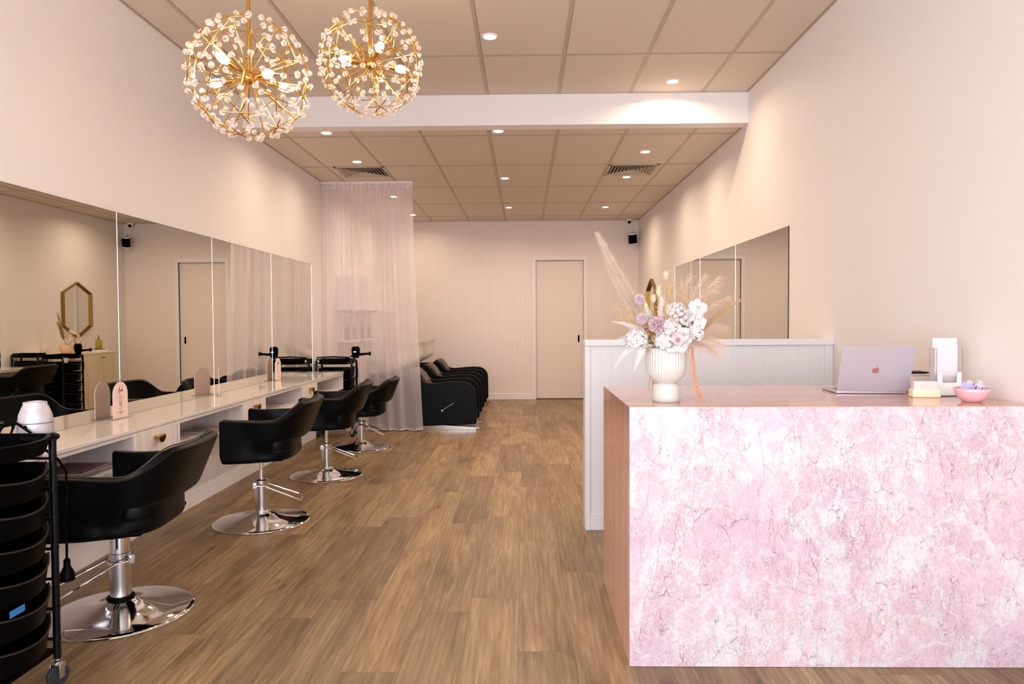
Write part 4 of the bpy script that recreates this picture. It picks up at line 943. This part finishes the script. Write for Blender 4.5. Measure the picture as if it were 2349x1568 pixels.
# pampas and reed plumes
t = ft('pampas_plume', 'tall cream pampas plume leaning out to the upper left of the bouquet', 'dried grass', (.483, 2.84, 1.273))
pa = [(.492, 2.835, 1.255), (.455, 2.85, 1.34), (.405, 2.86, 1.43), (.355, 2.86, 1.525), (.305, 2.86, 1.622)]
m = MB(); plume(m, pa, 3000, .09, .50, .0009, .12, 0, 1.0); L_(m, 'plume', PAM, t, smooth=False)
m = MB(); m.tube(pa[:4], .0016, 6); stem(m, pa[0], .0016, 0); L_(m, 'stem', STEM, t)
t = ft('pampas_plume', 'slim cream plume, the lower of the two leaning left beside the tall one', 'dried grass', (.45, 2.86, 1.33))
pa = [(.462, 2.86, 1.29), (.42, 2.87, 1.36), (.375, 2.875, 1.44), (.338, 2.875, 1.515)]; m = MB(); plume(m, pa, 900, .07, .35, .0008, .15, 0, 1.0); L_(m, 'plume', PAM, t, smooth=False)
m = MB(); stem(m, pa[0], .0012, 0); L_(m, 'stem', STEM, t)
t = ft('reed_plume', 'golden brown reed plume pointing right from the bouquet', 'dried grass', (.669, 2.82, 1.229))
pa = [(.655, 2.82, 1.215), (.71, 2.835, 1.258), (.765, 2.85, 1.303), (.815, 2.857, 1.34), (.857, 2.86, 1.365)]; m = MB(); plume(m, pa, 2000, .048, .42, .0012, .08, 0, 1.0); L_(m, 'plume', TAN, t, smooth=False)
m = MB(); m.tube(pa[:4], .0014, 5); stem(m, pa[0], .0014, 0); L_(m, 'stem', STEM, t)
for k, (tips, lab) in enumerate([([(.80, 2.93, 1.43), (.83, 2.90, 1.38), (.79, 2.90, 1.46)], 'feathery blush grass fanning out to the upper right of the bouquet'), ([(.81, 2.88, 1.26), (.80, 2.86, 1.19), (.77, 2.86, 1.16)], 'feathery blush grass drooping below the brown reed plume'), ([(.68, 2.92, 1.47), (.74, 2.92, 1.47), (.65, 2.92, 1.44)], 'feathery blush grass standing upright behind the white orchid')]):
    t = ft('feather_grass', lab, 'dried grass', (.62, 2.83, 1.2)); m = MB(); s_ = MB()
    for tp in tips:
        b0 = Vector((.61, 2.83, 1.17)); tp = Vector(tp); md = (b0+tp)/2+Vector((-.01, 0, .035)); pth = [b0, (b0+md)/2+Vector((0, 0, .01)), md, (md+tp)/2+Vector((0, 0, .012)), tp]
        s_.tube(pth, .0007, 4); plume(m, pth, 330, .095, .8, .0008, .45, .25, .9)
    L_(m, 'awns', BLUSH, t, smooth=False); stem(s_, (.61, 2.83, 1.17), .001, 0); L_(s_, 'stems', STEM, t)
# bunny tails
for (p, h, r, lab) in [((.558, 2.80, 1.466), .036, .0085, 'peach bunny tail standing highest above the bouquet'), ((.533, 2.82, 1.405), .050, .0088, 'long slim bunny tail next below the highest one'), ((.545, 2.80, 1.362), .040, .009, 'bunny tail in the middle, right of the gold-framed mirror'),
                       ((.566, 2.80, 1.330), .050, .0125, 'thickest peach bunny tail, just above the white blossoms'), ((.512, 2.82, 1.376), .036, .009, 'pale bunny tail leaning left, in front of the hexagonal mirror')]:
    t = ft('bunny_tail', lab, 'dried grass', p, 'bunny tails in the bouquet'); c = Vector(p); m = MB(); m.ball(c, r, 14, 12, (1, 1, h/2/r*1.0*.9))
    for _ in range(420):
        th = F.uniform(0, 2*PI); z = F.uniform(-.95, .95); rr = math.sqrt(1-z*z)*r; q = c+Vector((rr*math.cos(th), rr*math.sin(th), z*h*.45)); d = Vector((math.cos(th)*.6, math.sin(th)*.6, 1)).normalized(); m.strip([q, q+d*.004, q+d*.0085], .0006)
    L_(m, 'head', BUN, t); m = MB(); stem(m, c-Vector((0, 0, h*.4)), .0008, 0); L_(m, 'stem', STEM, t)
# pale mauve globe flowers
for p, r, lab in [((.452, 2.79, 1.374), .0205, 'pale pink globe flower highest at the left of the bouquet'), ((.458, 2.76, 1.298), .022, 'pale pink globe flower below the highest one, by the golden buds')]:
    t = ft('globe_flower', lab, 'flower', p, 'globe flowers in the bouquet'); m = MB(); c = Vector(p)
    for i in range(90):
        z = 1-2*(i+.5)/90; a = i*2.39996; rr = math.sqrt(1-z*z); d = Vector((rr*math.cos(a), rr*math.sin(a), z)); petals(m, c+d*r*.62, d, [(3, r*.42, r*.34, 62, .5, -.2, a)], 3, 2)
    m.ball(c, r*.7, 16, 12); L_(m, 'head', FM2, t)
    m = MB()
    for _ in range(3): m.strip([c+Vector((0, 0, r*.7)), c+Vector((F.uniform(-.006, .006), 0, r*1.2)), c+Vector((F.uniform(-.01, .01), 0, r*1.6))], .002)
    stem(m, c, .0014, 0); L_(m, 'stem', STEM, t)
# mauve rose
t = ft('rose', 'dusty mauve rose in the middle left of the bouquet', 'flower', (.509, 2.72, 1.278)); m = MB()
fc = (-.10, -1, .42)
petals(m, (.509, 2.725, 1.272), fc, [(3, .013, .017, 80, .7, -.25, 0), (4, .018, .022, 72, .6, -.1, .5), (5, .023, .027, 60, .55, .0, .2), (5, .028, .031, 47, .5, -.25, .9), (6, .032, .034, 32, .4, -.45, .4), (6, .034, .036, 14, .3, -.5, 0)]); L_(m, 'petals', FM, t, solid=.0005)
m = MB(); stem(m, (.509, 2.74, 1.265), .0016, 0); L_(m, 'stem', STEM, t)
# magnolia
t = ft('magnolia', 'large white magnolia with a rosy centre at the front of the bouquet', 'flower', (.590, 2.70, 1.222)); m = MB(); fc = (-.22, -1, .15)
petals(m, (.588, 2.712, 1.216), fc, [(6, .062, .052, 18, .30, .08, .35), (4, .050, .046, 46, .40, .10, .1)]); L_(m, 'petals', FW, t, solid=.0006)
m = MB(); c = Vector((.583, 2.70, 1.217)); n_ = Vector(fc).normalized()
for _ in range(110):
    d = (n_+Vector((F.uniform(-.8, .8), F.uniform(-.8, .8), F.uniform(-.8, .8)))).normalized(); q = c+d*.009; m.cyl(c, q, .0006, n=4); m.ball(q, .0014, 5, 4)
L_(m, 'stamens', STA, t); m = MB(); stem(m, (.588, 2.73, 1.205), .0018, 0); L_(m, 'stem', STEM, t)
# white orchids
for k, (p, fc, lab) in enumerate([((.668, 2.735, 1.340), (.1, -1, .25), 'white orchid bloom highest at the right of the bouquet'), ((.638, 2.735, 1.312), (-.35, -1, .1), 'white orchid bloom just left of the highest one'), ((.668, 2.73, 1.292), (.2, -1, -.2), 'white orchid bloom hanging below the highest one')]):
    t = ft('orchid', lab, 'flower', p, 'white orchids in the bouquet'); m = MB()
    petals(m, p, fc, [(3, .034, .030, 22, .2, -.1, .3+k), (2, .038, .042, 14, .15, -.1, .3+k+PI/3), (1, .018, .018, 60, .6, .2, PI+k)]); L_(m, 'petals', FW, t, solid=.0005)
    m = MB(); stem(m, Vector(p)+Vector((0, .01, 0)), .0014, .01); L_(m, 'stem', STEM, t)
# hydrangea clusters
for k, (p, r, nn, mt, lab) in enumerate([((.533, 2.715, 1.207), .036, 30, FW, 'white hydrangea cluster in front, left of the magnolia'), ((.652, 2.745, 1.238), .038, 32, FW, 'white hydrangea cluster at the right edge, under the orchids'), ((.432, 2.745, 1.212), .046, 44, FERN, 'loose white blossom cluster spilling out to the left of the vase'),
                                     ((.585, 2.73, 1.322), .032, 30, FW, 'small fluffy white blossom cluster behind the rose, near the top'), ((.600, 2.735, 1.285), .034, 30, FW, 'fluffy white blossom cluster right above the magnolia'), ((.558, 2.73, 1.262), .036, 30, FP, 'blush blossom cluster between the rose and the magnolia')]):
    t = ft('blossom_cluster', lab, 'flower', p, 'small white blossom clusters in the bouquet'); m = MB(); c = Vector(p); s_ = MB()
    for i in range(nn):
        z = 1-1.5*(i+.5)/nn; a = i*2.39996; rr = math.sqrt(max(0, 1-z*z)); d = Vector((rr*math.cos(a), -abs(rr*math.sin(a))*.9-.15, z)).normalized(); q = c+d*r*F.uniform(.8, 1.05)
        petals(m, q, d, [(4 if k not in (3, 4) else 7, .0125 if k not in (3, 4) else .011, .0115 if k not in (3, 4) else .004, 12 if k not in (3, 4) else 40, .25, -.1, a)], 3, 3); s_.cyl(c-Vector((0, 0, r*.3)), q, .0005, n=4)
    L_(m, 'petals', mt, t, solid=.0003); stem(s_, c, .0012, 0); L_(s_, 'stem', STEM, t)
# bleached ferns
def fern(path, w0, lab, n=40):
    t = ft('fern_frond', lab, 'leaf', path[0], 'bleached fern fronds in the bouquet'); path = [Vector(p) for p in path]; m = MB(); m.tube(path, .0009, 4)
    for i in range(n):
        s = (i+.5)/n*(len(path)-1); j = min(int(s), len(path)-2); p = path[j].lerp(path[j+1], s-j); tg = (path[j+1]-path[j]).normalized(); sd = tg.cross(Vector((0, -1, .15))).normalized(); k = (1-i/n)**.8
        for q in (-1, 1): m.strip([p, p+(sd*q+tg*.45).normalized()*w0*k*.6, p+(sd*q+tg*.9).normalized()*w0*k], .0020*(.4+.6*k), (0, -1, 0))
    L_(m, 'leaflets', FERN, t, smooth=False); m = MB(); stem(m, path[0], .0011, 0); L_(m, 'stem', STEM, t)
fern([(.475, 2.77, 1.235), (.43, 2.765, 1.262), (.385, 2.755, 1.280), (.340, 2.75, 1.287)], .022, 'white fern frond pointing straight out to the upper left')
fern([(.46, 2.76, 1.222), (.42, 2.755, 1.226), (.38, 2.75, 1.220), (.345, 2.745, 1.204)], .026, 'white fern frond lying along the top of the half wall')
fern([(.45, 2.75, 1.205), (.41, 2.735, 1.185), (.37, 2.725, 1.15), (.343, 2.72, 1.105)], .022, 'white fern frond drooping lowest at the far left')
fern([(.46, 2.74, 1.195), (.445, 2.72, 1.165), (.43, 2.71, 1.13), (.417, 2.70, 1.095)], .020, 'white fern frond hanging down close to the vase')
fern([(.50, 2.78, 1.26), (.485, 2.78, 1.31), (.477, 2.78, 1.345), (.475, 2.78, 1.365)], .022, 'pale fern frond standing between the globe flower and the rose')
fern([(.535, 2.78, 1.28), (.532, 2.78, 1.33), (.535, 2.78, 1.37), (.537, 2.78, 1.39)], .018, 'pale fern frond standing behind the rose')
# golden buds
for k, (tips, lab) in enumerate([([(.365, 2.78, 1.335), (.39, 2.78, 1.34), (.41, 2.77, 1.30), (.375, 2.77, 1.305), (.43, 2.78, 1.305), (.46, 2.77, 1.28)], 'sprig of tiny golden buds on the left side of the bouquet'), ([(.60, 2.83, 1.445), (.575, 2.83, 1.43), (.62, 2.83, 1.42), (.59, 2.83, 1.40), (.565, 2.82, 1.40), (.63, 2.82, 1.38)], 'sprig of tiny golden buds above the white blossoms'), ([(.50, 2.77, 1.22), (.485, 2.76, 1.25), (.47, 2.76, 1.20), (.49, 2.75, 1.235), (.51, 2.78, 1.33)], 'golden sprig low at the left rim of the vase')]):
    t = ft('golden_sprig', lab, 'dried flower', tips[0]); m = MB(); s_ = MB(); b0 = Vector((.52, 2.79, 1.19))
    for tp in tips:
        tp = Vector(tp); s_.tube([b0, b0.lerp(tp, .5)+Vector((0, 0, .008)), tp], .0006, 4)
        for _ in range(16):
            q = tp+Vector((F.gauss(0, .013), F.gauss(0, .01), F.gauss(0, .013))); s_.strip([b0.lerp(tp, .8), q], .0005); m.ball(q, F.uniform(.0013, .0026), 6, 5)
    L_(m, 'buds', GOLD, t)['kind'] = 'stuff'; L_(s_, 'stems', STEM, t, smooth=False)
t = ft('leaf_sprig', 'small olive brown leaves between the white blossom clusters', 'leaf', (.62, 2.745, 1.26)); m = MB()
for c, fc in [((.612, 2.742, 1.268), (.3, -1, .4)), ((.500, 2.755, 1.245), (-.3, -1, .3)), ((.64, 2.745, 1.30), (.2, -1, 0)), ((.478, 2.76, 1.205), (-.2, -1, .2))]: petals(m, c, fc, [(3, .030, .011, 10, .2, .1, F.uniform(0, 3))], 4, 2, .5)
L_(m, 'leaves', OLV, t, solid=.0003); m = MB(); stem(m, (.61, 2.75, 1.255), .001, 0); L_(m, 'stem', STEM, t)
# hanging amaranth
for k, (x0, y0, x1, y1, z1, n, lab) in enumerate([(.640, 2.735, .672, 2.722, .982, 9, 'coral hanging amaranth trailing down the right side of the vase onto the desk'), (.520, 2.868, .512, 2.885, 1.00, 4, 'short coral amaranth hanging behind the foot of the vase')]):
    t = ft('hanging_amaranth', lab, 'dried flower', (x0, y0, 1.19), 'hanging amaranth in the bouquet'); m = MB(); s_ = MB()
    for q in range(n):
        ox, oy = F.uniform(-.011, .011), F.uniform(-.008, .008); pts = []
        for i in range(30):
            s = i/29; fl = 1+.5*max(0, s-.8)*5*.6; pts.append(Vector((x0+(x1-x0)*s*s+ox*fl+.0015*math.sin(s*20+q), y0+(y1-y0)*s+oy+.001*math.cos(s*17+q), 1.19+(z1-1.19)*s*(F.uniform(.985, 1) if i == 29 else 1))))
        s_.tube(pts, .0008, 4)
        for i in range(1, 30):
            for _ in range(5): m.ball(pts[i]+Vector((F.uniform(-.0024, .0024), F.uniform(-.0024, .0024), F.uniform(-.003, .003))), F.uniform(.0010, .0017), 5, 4)
    L_(m, 'tassels', AMA, t); stem(s_, (x0, y0, 1.19), .0012, .005); L_(s_, 'stem', STEM, t)
# arrangement on the sideboard
t = thing('planter', 'peach round pot on the sideboard, seen in the left mirror', 'pot', (1.66, 9.83, .862))
MB().lathe([(.05, 0), (.075, .02), (.095, .07), (.098, .11), (.092, .13), (.086, .13), (.088, .10), (.001, .08)], 36).build('body', hexm('pot_peach', (236, 196, 168), .5), t)
t = ft('bouquet_flower', 'cream dried blossoms in the peach pot on the sideboard', 'flower', (1.62, 9.88, 1.02)); m = MB()
for c, fc in [((1.55, 9.82, 1.04), (-1, 0, .2)), ((1.57, 9.92, 1.09), (-1, .2, .4)), ((1.58, 9.98, 1.00), (-1, .5, .1)), ((1.58, 10.08, .96), (-1, .6, 0)), ((1.60, 9.74, 1.10), (-1, -.3, .4)), ((1.6, 9.84, 1.15), (-.7, 0, .8))]: petals(m, c, fc, [(6, .062, .046, 20, .3, 0, F.uniform(0, 2)), (5, .04, .03, 50, .3, 0, 0)], 4, 3)
L_(m, 'petals', hexm('cream_petal', (240, 220, 190), .7), t); m = MB()
for q in ((1.57, 9.82, 1.04), (1.59, 9.92, 1.09), (1.6, 9.98, 1.0), (1.6, 10.08, .96), (1.62, 9.74, 1.1), (1.62, 9.84, 1.15)): m.cyl(q, (1.66, 9.83, .98), .003, n=5)
L_(m, 'stems', STEM, t)
t = ft('pampas_plume', 'golden pampas standing in the peach pot on the sideboard', 'dried grass', (1.66, 9.80, 1.0)); m = MB()
for e in ((1.64, 9.62, 1.42), (1.66, 9.68, 1.36), (1.62, 9.58, 1.30)): plume(m, [(1.66, 9.80, .99), (1.65, 9.72, 1.15), e], 500, .10, .5, .003, .15, .2, 1.0); m.cyl((1.66, 9.82, .95), (1.65, 9.72, 1.15), .003, n=5)
L_(m, 'plume', TAN, t, smooth=False)
